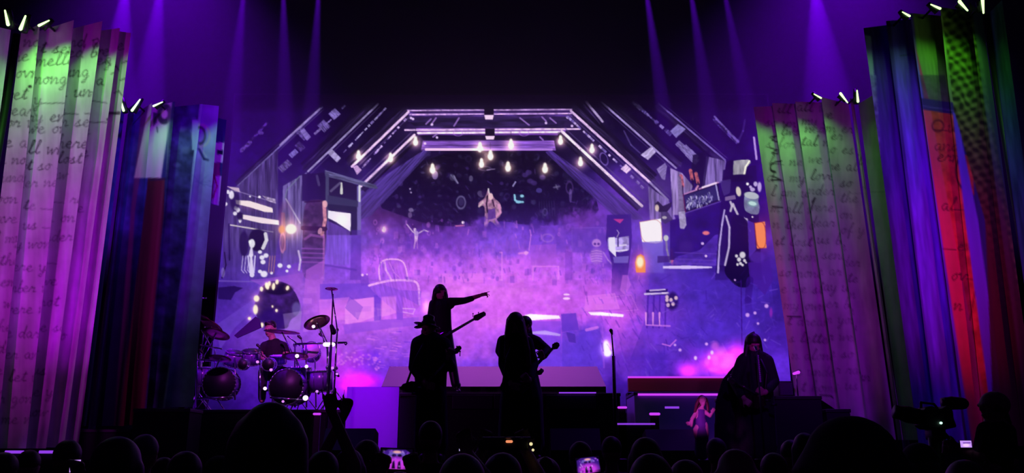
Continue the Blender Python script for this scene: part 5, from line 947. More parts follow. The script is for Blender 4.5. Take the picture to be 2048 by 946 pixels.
# man with the brimmed hat
F = Fig(10.9); e = empty('person', Vector((F.v((862, 900)).x, 10.9, STAGE_Z)), 'guitarist in a long black coat and brimmed hat, left of centre', 'person')
hc = F.v((857, 657))
def body(bm):
    head(bm, hc, .24, (-.35, -.9, -.1)); F.c(bm, (858, 668), (860, 682), 8, 9); F.chain(bm, [(860, 690), (861, 740), (861, 775)], [22, 24, 22], .6)
    F.chain(bm, [(838, 688), (829, 735, -.05), (851, 768, -.22)], [11, 8, 5.5]); hand(bm, F.v((851, 768, -.22)), (.9, -.2, -.3), (0, 1, 0), .18, (.6, .6, .65, .7), -1)
    F.chain(bm, [(886, 690), (900, 734, -.05), (897, 715, -.28)], [11, 8, 5.5]); hand(bm, F.v((898, 714, -.28)), (.3, -.2, .9), (.3, 1, 0), .18, (.7, .7, .75, .75), 1)
    F.chain(bm, [(850, 780), (848, 860), (847, 945)], [15, 11, 8]); F.chain(bm, [(875, 780), (877, 860), (879, 945)], [15, 11, 8])
part('body', body, m_skin, e, vox=.009)
def coat(bm):
    F.chain(bm, [(836, 686), (861, 678), (888, 688)], [14, 16, 14], .8); F.chain(bm, [(860, 694), (861, 735), (862, 780)], [33, 34, 31], .55); F.chain(bm, [(862, 780), (862, 830), (862, 890)], [31, 33, 34], .5); F.chain(bm, [(836, 690), (828, 735, -.05), (845, 762, -.18)], [15, 11.5, 8]); F.chain(bm, [(888, 692), (902, 734, -.05), (898, 722, -.24)], [15, 11, 8])
part('coat', coat, m_cloth_k, e, vox=.014)
part('trousers', lambda bm: (F.chain(bm, [(850, 780), (848, 860), (847, 940)], [17, 13, 10.5]), F.chain(bm, [(875, 780), (877, 860), (879, 940)], [17, 13, 10.5])), m_cloth_k, e, vox=.014)
for sx in (847, 879):
    q = F.v((sx, 940)); part('shoe', lambda bm: add_cap(bm, (q.x, 10.98, STAGE_Z + .05), (q.x, 10.75, STAGE_Z + .045), .052, .045, 10), m_leather, e)
def hat(bm):
    q = Matrix.Rotation(math.radians(-6), 3, 'Y'); c = F.v((854, 651)); 
    add_ell(bm, c, .185, .19, .017, Matrix.Rotation(math.radians(12), 3, 'Y')); add_ell(bm, c + Vector((-.10, -.02, -.02)), .07, .1, .016, Matrix.Rotation(math.radians(-10), 3, 'Y')); F.c(bm, (857, 650), (857, 640), 13.5, 12, 1.1); F.e(bm, (851, 635), 5.5, 4.5, 10); F.e(bm, (864, 635), 5.5, 4.5, 10)
part('hat', hat, m_leather, e, vox=.010); part('hat_band', lambda bm: add_cyl(bm, F.v((857, 648)), F.v((857, 643)), .093, .09, 20), m_cloth_k, e)
part('hat_feather', lambda bm: F.chain(bm, [(870, 651, -.02), (866, 641, -.03), (863, 632, -.03)], [1.4, 2.4, .8], .4), mat('pale_feather', (.5, .45, .6), .6), e)
part('hair', lambda bm: (F.c(bm, (848, 662, .05), (845, 690, .06), 6, 4), F.c(bm, (864, 662, .07), (868, 694, .08), 7, 4), F.c(bm, (857, 660, .09), (858, 690, .1), 8, 6)), m_hair_k, e, vox=.012)
guitar('electric_guitar', F, 'dark electric guitar slung low on the man with the hat', [(805, 768), (822, 762), (838, 764), (856, 756), (850, 768), (858, 778), (846, 790), (828, 786), (812, 784), (800, 776)], (850, 770), (908, 706), (921, 694), 2.6, [(914, 693), (920, 703)], dy=-.2, strap=[(812, 772, -.2), (830, 720, -.24), (846, 690, -.14), (862, 678, 0)])

# long-haired woman, centre
F = Fig(10.9); e = empty('person', Vector((F.v((1035, 900)).x, 10.9, STAGE_Z)), 'long straight-haired guitarist in a black dress, centre stage', 'person')
hc = F.v((1031, 648))
def body(bm):
    head(bm, hc, .24, (-.1, -1, -.15)); F.c(bm, (1031, 660), (1031, 674), 7, 8); F.chain(bm, [(1031, 684), (1033, 720), (1035, 760)], [18, 17, 20], .6)
    F.chain(bm, [(1010, 678), (1006, 728, -.03), (1022, 770, -.25)], [9, 7, 5]); hand(bm, F.v((1022, 770, -.25)), (.9, -.2, -.3), (0, 1, 0), .175, (.6, .6, .65, .7), -1)
    F.chain(bm, [(1054, 680), (1068, 726, -.03), (1058, 762, -.25)], [9, 7, 5]); hand(bm, F.v((1058, 762, -.25)), (-.5, -.3, .5), (0, 1, 0), .175, (.7, .7, .75, .75), 1)
    F.chain(bm, [(1024, 770), (1022, 850), (1021, 945)], [15, 10, 7]); F.chain(bm, [(1047, 770), (1049, 850), (1050, 945)], [15, 10, 7])
part('body', body, m_skin, e, vox=.009)
def dress(bm):
    F.chain(bm, [(1009, 682), (1031, 676), (1055, 684)], [12, 14, 12], .8); F.chain(bm, [(1032, 690), (1035, 725), (1038, 752)], [27, 30, 33], .5); F.chain(bm, [(1038, 752), (1042, 800), (1042, 880)], [33, 42, 46], .5); F.chain(bm, [(1010, 682), (1007, 728, -.03), (1018, 762, -.2)], [12.5, 11, 8]); F.chain(bm, [(1054, 684), (1068, 728, -.03), (1060, 755, -.2)], [12, 10, 8])
part('dress', dress, m_cloth_k, e, vox=.014)
for sx in (1021, 1050):
    q = F.v((sx, 940)); part('shoe', lambda bm: add_cap(bm, (q.x, 10.98, STAGE_Z + .05), (q.x, 10.75, STAGE_Z + .045), .048, .04, 10), m_leather, e)
def hr(bm):
    F.e(bm, (1031, 641, .0), 17, 18, 20); F.c(bm, (1019, 645, -.07), (1015, 672, -.1), 6, 6); F.c(bm, (1042, 645, -.07), (1047, 672, -.1), 6, 6)
    hair_strands(F, bm, [[(1020, 640, .0), (1015, 668, -.06), (1012, 715, -.12)], [(1024, 640, .08), (1019, 680, .08), (1017, 720, .05)], [(1031, 638, .1), (1031, 680, .13), (1031, 715, .13)], [(1038, 640, .08), (1043, 676, .08), (1047, 716, .05)], [(1042, 642, .0), (1048, 668, -.06), (1055, 700, -.12), (1058, 730, -.14)]], 8, 5)
part('hair', hr, m_hair_f, e, vox=.012)
guitar('electric_guitar', F, 'dark electric guitar across the dress of the centre guitarist', [(1004, 764), (1020, 756), (1036, 762), (1052, 754), (1050, 766), (1058, 776), (1044, 788), (1026, 784), (1008, 786), (998, 776)], (1050, 766), (1076, 748), (1086, 740), 2.4, [(1082, 738)], dy=-.22, strap=[(1006, 766, -.2), (1014, 715, -.24), (1024, 690, -.12)])

# guitarist half hidden behind her
F = Fig(12.3); e = empty('person', Vector((F.v((1055, 850)).x, 12.3, STAGE_Z)), 'guitarist in black half hidden behind the long-haired centre guitarist', 'person')
hc = F.v((1050, 652))
def body(bm):
    head(bm, hc, .24, (.4, -.9, 0)); F.c(bm, (1050, 664), (1048, 676), 7, 8); F.chain(bm, [(1046, 688), (1046, 720), (1047, 752)], [20, 20, 19], .6)
    F.chain(bm, [(1070, 682), (1094, 700, -.05), (1086, 716, -.25)], [9, 6.5, 4.5]); hand(bm, F.v((1086, 716, -.25)), (-.3, -.2, .5), (0, 1, 0), .18, (.6, .65, .7, .7), 1)
    F.chain(bm, [(1008, 680), (998, 700), (1010, 724, -.2)], [9, 6.5, 4.5]); hand(bm, F.v((1010, 724, -.2)), (.8, -.1, -.2), (0, 1, 0), .18, (.6, .65, .7, .7), -1)
    F.chain(bm, [(1038, 755), (1034, 820), (1032, 895)], [13, 10, 7]); F.chain(bm, [(1060, 755), (1070, 820), (1076, 895)], [13, 10, 7])
part('body', body, m_skin, e, vox=.010)
def jk(bm):
    F.chain(bm, [(1008, 682), (1044, 674), (1074, 684)], [12, 14, 12], .8); F.chain(bm, [(1044, 690), (1046, 725), (1048, 756)], [26, 26, 25], .5); F.chain(bm, [(1072, 684), (1094, 700, -.05), (1088, 712, -.2)], [12.5, 9.5, 7]); F.chain(bm, [(1006, 682), (999, 702), (1006, 716, -.15)], [12, 9, 7])
part('jacket', jk, m_cloth_k, e, vox=.014)
part('trousers', lambda bm: (F.chain(bm, [(1038, 752), (1034, 820), (1032, 890)], [15, 12, 10]), F.chain(bm, [(1062, 752), (1072, 790), (1078, 890)], [15, 13, 11])), m_cloth_k, e, vox=.014)
for sx in (1032, 1076):
    q = F.v((sx, 890)); part('shoe', lambda bm: add_cap(bm, (q.x, 12.4, STAGE_Z + .05), (q.x, 12.15, STAGE_Z + .045), .05, .045, 10), m_leather, e)
part('hair', lambda bm: (F.e(bm, (1050, 646, .0), 15, 15, 18), F.c(bm, (1056, 652, .04), (1062, 676, .04), 7, 5), F.c(bm, (1044, 652, .08), (1042, 680, .1), 8, 6)), m_hair_k, e, vox=.012)
guitar('electric_guitar', F, 'electric guitar of the half-hidden player, its neck pointing up right', [(1030, 740), (1044, 730), (1060, 732), (1076, 720), (1074, 734), (1076, 746), (1060, 754), (1042, 752)], (1072, 730), (1106, 696), (1117, 688), 3.2, [(1110, 686)], dy=-.2)

# bassist at stage right
F = Fig(12.0); e = empty('person', Vector((F.v((1512, 850)).x, 12.0, STAGE_Z)), 'long-haired bassist in a wide black coat before the high platform at right', 'person')
hc = F.v((1506, 690))
def body(bm):
    head(bm, hc, .25, (.1, -1, -.25)); F.c(bm, (1507, 702), (1508, 714), 8, 9); F.chain(bm, [(1510, 724), (1511, 765), (1512, 800)], [22, 23, 21], .6)
    F.chain(bm, [(1486, 718), (1470, 762, -.04), (1488, 798, -.25)], [10, 7.5, 5]); hand(bm, F.v((1488, 798, -.25)), (.6, -.2, -.6), (0, 1, 0), .18, (.6, .6, .65, .7), -1)
    F.chain(bm, [(1533, 718), (1546, 762, -.04), (1530, 786, -.25)], [10, 7.5, 5]); hand(bm, F.v((1530, 786, -.25)), (-.6, -.2, .3), (0, 1, 0), .18, (.6, .65, .7, .75), 1)
    F.chain(bm, [(1500, 800), (1497, 855), (1494, 905)], [15, 11, 8]); F.chain(bm, [(1524, 800), (1527, 855), (1530, 905)], [15, 11, 8])
part('body', body, m_skin, e, vox=.010)
def coat(bm):
    F.chain(bm, [(1488, 718), (1509, 710), (1531, 718)], [12, 15, 12], .8); F.chain(bm, [(1509, 726), (1511, 765), (1512, 810)], [28, 34, 38], .5); F.chain(bm, [(1512, 810), (1512, 850), (1512, 890)], [38, 40, 42], .5); F.chain(bm, [(1486, 722), (1470, 762, -.04), (1482, 790, -.2)], [13.5, 12, 9]); F.chain(bm, [(1534, 722), (1547, 762, -.04), (1536, 780, -.2)], [13.5, 12, 9])
part('coat', coat, m_cloth_k, e, vox=.014)
part('trousers', lambda bm: (F.chain(bm, [(1500, 800), (1497, 855), (1494, 900)], [17, 13, 11]), F.chain(bm, [(1524, 800), (1527, 855), (1530, 900)], [17, 13, 11])), m_cloth_k, e, vox=.014)
for sx in (1494, 1530):
    q = F.v((sx, 900)); part('shoe', lambda bm: add_cap(bm, (q.x, 12.1, STAGE_Z + .05), (q.x, 11.85, STAGE_Z + .045), .05, .045, 10), m_leather, e)
def hr(bm): F.e(bm, (1506, 682, .0), 16, 16, 19); F.c(bm, (1504, 670), (1508, 664), 6, 2); hair_strands(F, bm, [[(1496, 682, .0), (1493, 700, -.03), (1490, 724, -.05)], [(1501, 680, .08), (1499, 705, .08), (1499, 730, .06)], [(1509, 680, .1), (1510, 705, .1), (1512, 730, .1)], [(1516, 682, .02), (1520, 700, 0), (1524, 722, -.03)]], 7, 5)
part('hair', hr, m_hair_k, e, vox=.012)
def chain_(bm):
    for k in range(13): add_ell(bm, F.v((1515 + k * .45, 712 + k * 4.2, -.24)), .02, .012, .016, n=8, m=6)
part('scarf', chain_, mat('pale_beads', (.5, .45, .6), .4), e)
guitar('bass_guitar', F, 'dark bass guitar slung across the bassist at right', [(1478, 796), (1494, 786), (1512, 792), (1528, 784), (1528, 798), (1534, 810), (1516, 818), (1496, 814), (1480, 812)], (1526, 796), (1470, 765), (1458, 757), 2.6, [(1462, 750)], dy=-.24, strap=[(1530, 790, -.22), (1534, 745, -.26), (1522, 720, -.12)])
e = empty('microphone_stand', (F.v((1514, 850)).x, 11.4, STAGE_Z), 'microphone stand in front of the bassist at right', 'microphone stand')
q = P(1513, 700, 11.4); part('pole', lambda bm: add_cyl(bm, (q.x, 11.4, STAGE_Z), q + Vector((0, 0, -.02)), .014, .01, 8), m_dark, e); part('microphone', lambda bm: add_cap(bm, P(1511, 694, 11.45), P(1513, 702, 11.4), .024, .014, 10), m_metal, e); part('base', lambda bm: add_cyl(bm, (q.x, 11.4, STAGE_Z), (q.x, 11.4, STAGE_Z + .03), .14, .13, 20), m_dark, e)
# dark case pile left of the bassist
e = empty('draped_case', (P(1462, 780, 12.4).x, 12.45, STAGE_Z), 'dark cloth-covered case pile just left of the bassist', 'case')
part('cloth', lambda bm: (F.chain(bm, [(1474, 742, .12), (1462, 768, .12), (1456, 810, .12)], [12, 20, 26], .4), F.c(bm, (1456, 810, .12), (1458, 886, .12), 26, 30, .4)), m_cloth_k, e, vox=.02)

# drummer
F = Fig(15.1); e = empty('person', Vector((F.v((545, 760)).x, 15.1, RDZ)), 'short-haired drummer in a black tee seated behind the drums', 'person')
hc = F.v((541, 660))
def body(bm):
    head(bm, hc, .26, (-.25, -1, -.1)); F.c(bm, (543, 670), (546, 682), 6.5, 8); F.chain(bm, [(548, 692), (549, 718), (549, 740)], [16, 16, 15], .7)
    F.chain(bm, [(529, 692), (519, 710, -.05), (534, 722, -.35)], [8, 6.5, 4.5]); hand(bm, F.v((534, 722, -.35)), (.5, -.8, .1), (0, 0, -1), .18, (.7, .7, .75, .75), 1)
    F.chain(bm, [(567, 692), (574, 712, -.05), (562, 720, -.35)], [8, 6.5, 4.5]); hand(bm, F.v((562, 720, -.35)), (-.3, -.8, .2), (0, 0, -1), .18, (.7, .7, .75, .75), -1)
    F.chain(bm, [(541, 742), (526, 744, -.45), (524, 800, -.5)], [10, 8, 6]); F.chain(bm, [(557, 742), (572, 744, -.45), (574, 800, -.5)], [10, 8, 6])
part('body', body, m_skin, e, vox=.010); eyes(hc, .26, (-.25, -1, -.1), e)
part('tee_shirt', lambda bm: (F.chain(bm, [(532, 690), (547, 686), (564, 690)], [8, 10, 8], .8), F.chain(bm, [(548, 694), (549, 716), (549, 742)], [18.5, 18, 17], .7), F.c(bm, (530, 692), (523, 703, -.02), 9.5, 8.5), F.c(bm, (566, 692), (572, 704, -.02), 9.5, 8.5)), m_tee, e, vox=.012)
part('trousers', lambda bm: (F.chain(bm, [(541, 742), (526, 744, -.45), (524, 796, -.5)], [11.5, 9.5, 7.5]), F.chain(bm, [(557, 742), (572, 744, -.45), (574, 796, -.5)], [11.5, 9.5, 7.5])), m_cloth_k, e, vox=.014)
part('hair', lambda bm: (F.e(bm, (541.5, 650, .02), 11.5, 10, 14), F.e(bm, (536, 647, -.05), 7, 5, 7), F.e(bm, (547, 652, -.02), 6, 6, 7)), m_hair_k, e, vox=.010)
for nm, a, b in (('drumstick', (531, 716, -.5), (510, 700, -.85)), ('drumstick', (565, 714, -.5), (586, 704, -.85))):
    s = tag(part(nm, lambda bm: add_cyl(bm, F.v(a), F.v(b), .009, .006, 8), mat('stick_wood', (.5, .35, .2), .5)), 'wooden drumstick in the drummer\'s ' + ('hand toward the left toms' if a[0] < 540 else 'hand toward the right cymbal'), 'drumstick', 'drumsticks')
e = empty('drum_stool', (F.v((549, 760)).x, 15.1, RDZ), 'round black stool under the drummer', 'stool'); zt_ = F.v((549, 752)).z
part('seat', lambda bm: add_cyl(bm, (F.v((549, 752)).x, 15.1, zt_ - .08), (F.v((549, 752)).x, 15.1, zt_ - .01), .17, .18, 20), m_leather, e); part('post', lambda bm: add_cyl(bm, (F.v((549, 752)).x, 15.1, RDZ), (F.v((549, 752)).x, 15.1, zt_ - .08), .02, .02, 8), m_chrome, e)

# small figure leaning at the stage edge
F = Fig(10.2); D_ = 10.2; e = empty('person', Vector((F.v((1403, 860)).x, 10.2, STAGE_Z)), 'small crouching figure with long curly hair at the stage edge, lit magenta', 'person')
hc = F.v((1405, 802)); m_pk = mat('pale_skin', (.7, .45, .42), .5)
def body(bm):
    head(bm, hc, 19 * F.k, (.3, -1, -.2)); F.c(bm, (1405, 812), (1402, 820), 3.5, 5); F.chain(bm, [(1402, 822), (1400, 836), (1402, 850)], [8, 9, 9], .8)
    F.chain(bm, [(1394, 824), (1384, 838, -.05), (1383, 852, -.08)], [4.5, 3.6, 2.6]); hand(bm, F.v((1384, 848, -.06)), (-.9, -.1, .1), (0, -1, 0), .09, (.2, .2, .25, .3), 1)
    F.chain(bm, [(1410, 824), (1420, 832, -.05), (1424, 826, -.08)], [4.5, 3.4, 2.6]); hand(bm, F.v((1424, 826, -.08)), (.4, -.1, .8), (0, -1, 0), .08, (.3, .3, .35, .4), -1)
    F.chain(bm, [(1400, 850), (1392, 860), (1398, 900)], [8, 6, 4]); F.chain(bm, [(1408, 850), (1412, 870), (1410, 900)], [8, 6, 4])
part('body', body, m_pk, e, vox=.007)
part('dress', lambda bm: (F.chain(bm, [(1402, 824), (1401, 838), (1403, 852)], [9, 10, 12], .8), F.c(bm, (1403, 852), (1404, 905), 12, 15, .7)), mat('violet_dress', (.12, .05, .25), .7), e, vox=.010)
part('hair', lambda bm: (F.e(bm, (1404, 799, .03), 9, 9, 9), hair_strands(F, bm, [[(1398, 798, 0), (1393, 810, 0), (1390, 824, -.02)], [(1402, 798, .05), (1398, 815, .06), (1397, 828, .05)], [(1411, 798, 0), (1415, 810, 0), (1416, 822, 0)]], 4, 3)), mat('auburn_hair', (.10, .02, .02), .5), e, vox=.008)
spot('flood_magenta_pit', P(1340, 760, 8.4), P(1400, 830, 10.2), (.8, .06, 1.0), 110, 14, .8, .05)

# ------------------------------------------------------------------ television camera and its operator
F = Fig(6.2); e = empty('television_camera', (F.v((1868, 860)).x, 6.2, 0), 'broadcast television camera on a pedestal, aimed at the stage', 'camera')
Z = F.v
def pr(pts, y0, y1): return lambda bm: add_prism(bm, [(Z(p).x, Z(p).z) for p in pts], 6.2 + y0, 6.2 + y1)
part('camera_body', pr([(1838, 818), (1850, 813), (1870, 820), (1884, 812), (1894, 822), (1896, 838), (1902, 855), (1880, 860), (1850, 858), (1840, 852)], -.09, .09), m_dark, e, False).modifiers.new('bevel', 'BEVEL').width = .008
part('lens_barrel', lambda bm: (add_cyl(bm, Z((1840, 834)), Z((1815, 829)), .055, .06, 20), add_cyl(bm, Z((1815, 829)), Z((1790, 823)), .06, .042, 20), add_cyl(bm, Z((1797, 825)), Z((1789, 823)), .05, .05, 20)), m_dark, e)
part('carry_handle', lambda bm: F.chain(bm, [(1842, 818), (1842, 805), (1850, 806), (1868, 808), (1874, 816)], [2.4, 2.6, 2.2, 2.2, 2.6]), m_dark, e)
part('viewfinder', lambda bm: (add_box(bm, Z((1892, 805)), (.05, .08, .07), bevel=.008), add_cap(bm, Z((1903, 806)), Z((1925, 807)), .048, .042, 16), add_cyl(bm, Z((1884, 806)), Z((1898, 806)), .03, .04, 12), add_cyl(bm, Z((1889, 815)), Z((1884, 825)), .02, .02, 8)), m_dark, e)
part('status_light', lambda bm: add_ell(bm, Z((1882, 846, -.1)), .010, .01, .009), mat('green_status_light', (.5, 1, .7), .3, emit=(.55, 1, .75), estr=1.5), e)
part('pan_head', lambda bm: (add_box(bm, Z((1871, 868)), (.1, .12, .08), bevel=.01), add_cyl(bm, Z((1888, 866)), Z((1912, 892)), .014, .014, 8)), m_dark, e)
q = Z((1871, 875)); part('pedestal', lambda bm: (add_cyl(bm, (q.x, 6.2, .12), (q.x, 6.2, q.z), .07, .05, 16), add_cyl(bm, (q.x, 6.2, 0), (q.x, 6.2, .14), .35, .2, 24)), m_dark, e)
F = Fig(6.0); e = empty('person', Vector((F.v((1988, 900)).x, 6.0, 0)), 'camera operator in profile with headset and ponytail, standing by the television camera', 'person')
hc = F.v((1989, 815)); Z = F.v
def body(bm):
    head(bm, hc, .225, (-1, -.15, .02)); F.c(bm, (1994, 828), (1995, 846), 11, 13); F.chain(bm, [(1994, 862), (1992, 930), (1990, 1010)], [30, 30, 30], .65)
    F.chain(bm, [(1972, 858, -.12), (1958, 915, -.15), (1915, 896, -.05)], [14, 11, 8]); hand(bm, Z((1915, 896, -.05)), (-1, 0, .1), (0, -1, -.3), .18, (.6, .65, .7, .7), 1)
    F.chain(bm, [(2014, 860, .1), (2024, 925, .1), (1985, 940, -.1)], [14, 11, 8]); hand(bm, Z((1985, 940, -.1)), (-1, 0, .1), (0, -1, -.3), .18, (.5, .5, .55, .6), 1)
    F.chain(bm, [(1984, 1010), (1984, 1180), (1984, 1340)], [24, 17, 11]); F.chain(bm, [(2000, 1010, .05), (2002, 1180, .05), (2004, 1340, .05)], [24, 17, 11])
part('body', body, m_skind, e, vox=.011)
part('shirt', lambda bm: (F.chain(bm, [(1976, 864), (1994, 852), (2012, 864)], [15, 18, 15], 1), F.chain(bm, [(1994, 868), (1992, 930), (1990, 1020)], [33, 32, 33], .7), F.chain(bm, [(1972, 860, -.12), (1960, 905, -.14)], [17, 14]), F.chain(bm, [(2014, 862, .1), (2022, 910, .1)], [17, 14])), m_tee, e, vox=.014)
part('trousers', lambda bm: (F.chain(bm, [(1984, 1010), (1984, 1180), (1984, 1320)], [27, 20, 15]), F.chain(bm, [(2000, 1010, .05), (2002, 1180, .05), (2004, 1320, .05)], [27, 20, 15])), m_cloth_k, e, vox=.02)
part('hair', lambda bm: (F.e(bm, (1992, 810), 19, 17, 15), F.e(bm, (2001, 818), 12, 15, 11), F.c(bm, (2008, 826), (2014, 846), 8, 9), F.e(bm, (1979, 803), 8, 5, 8)), m_hair_k, e, vox=.012)
part('headset', lambda bm: (F.e(bm, (1996, 816, -.08), 6, 7, 4), F.chain(bm, [(1996, 818, -.09), (1978, 828, -.09), (1969, 827, -.05)], [1.2, 1, 1.8])), m_dark, e)
for sx, yy in ((1984, 6.0), (2004, 6.05)): part('shoe', lambda bm: add_cap(bm, (Z((sx, 1300)).x, yy, .045), (Z((sx, 1300)).x - .16, yy - .02, .04), .045, .04, 10), m_leather, e)

# ------------------------------------------------------------------ phones
def phone(c, w, h, D, label, pic, roll=0, name='phone'):
    q = P(c[0], c[1], D); k = D / FPX; w *= k; h *= k; e = empty(name, q, label, 'phone', 'glowing phones held up in the crowd')
    rot = Matrix.Rotation(math.radians(roll), 3, 'Y')
    part('phone_case', lambda bm: add_box(bm, q + Vector((0, .008, 0)), (w * 1.1, .009, h * 1.1), rot, bevel=.003), m_dark, e)
    U, V = np.meshgrid(np.linspace(-.5, .5, 44), np.linspace(.5, -.5, 30)); ca, sa = math.cos(math.radians(roll)), math.sin(math.radians(roll))
    X = U * w; Zz = V * h; pts = np.stack([q.x + X * ca + Zz * sa, np.full_like(X, q.y + .0005), q.z - X * sa + Zz * ca], -1)
    a = Art(0, 0, 88, 60, (8, 2, 20)); pic(a); a.blur(1); grid_mesh('phone_screen', pts, a.sample((U + .5) * 87, (.5 - V) * 59), m_screen, e); return e
def pic_stage(a):
    a.poly([(4,10),(20,2),(68,2),(84,12),(86,50),(4,54)], (60,24,130)); a.ell(44, 46, 34, 22, (214,60,236), .9, soft=.7); a.poly([(24,10),(64,10),(70,20),(18,20)], (110,90,190), .9); a.ell(44,9,12,4,(250,180,170),.9,soft=.6)
    for x in (36, 52): a.ell(x, 19, 6, 4, (14,4,40), .9); a.poly([(x-3,38),(x+2,34),(x+5,58),(x-5,58)], (20,4,40))
    for k in range(26): a.ell(R.uniform(4,84), R.uniform(6,54), 2.5, 3, R.choice([(220,170,255),(60,20,110),(170,90,240)]), R.uniform(.3,.8), soft=.6)
def pic_white(a):
    a.poly([(0,0),(88,0),(88,60),(0,60)], (206,190,255))
    for x in (14, 34, 52, 74): a.poly([(x-3,16),(x+2,16),(x+8,60),(x-8,60)], (60,20,110), .8)
def pic_pale(a):
    a.poly([(0,0),(88,0),(88,60),(0,60)], (200,150,250)); a.poly([(20,16),(80,14),(80,24),(24,26)], (90,40,150), .8); a.ell(44,40,26,14,(250,210,250),.9,soft=.7)
phone((793, 918), 60, 38, 4.4, 'largest phone screen, showing the violet stage, below the ramp', pic_stage, 2)
phone((932, 893), 27, 17, 4.35, 'small phone glowing white left of centre', pic_white)
phone((1176, 930), 46, 30, 4.8, 'phone at the bottom edge right of centre, showing the stage', pic_stage, -6)
phone((150, 932), 21, 23, 5.0, 'phone glowing pale lilac at the lower left', pic_pale, -3)
phone((1932, 888), 22, 13, 5.85, 'small monitor glowing pink between the camera and its operator', pic_pale, 0)
e = empty('camcorder', P(1008, 886, 4.6), 'long dark recorder held up with an orange and two yellow lights', 'camera')
part('recorder_body', lambda bm: add_box(bm, P(1008, 889, 4.62), (.26, .07, .055), bevel=.01), m_dark, e)
part('top_rail', lambda bm: add_cyl(bm, P(965, 876, 4.6), P(1062, 876, 4.6), .006, .006, 8), m_metal, e)
part('orange_light', lambda bm: add_cap(bm, P(1014, 883, 4.57), P(1023, 883, 4.57), .007, .007, 8), mat('orange_indicator', (1, .4, .2), .3, emit=(.9, .28, .12), estr=1), e)
for x, y, r in ((1062, 888, .009), (1066, 900, .007)): part('yellow_light', lambda bm: add_ell(bm, P(x, y, 4.57), r, .006, r), mat('yellow_indicator', (1, .9, .5), .3, emit=(.85, .75, .38), estr=1), e)

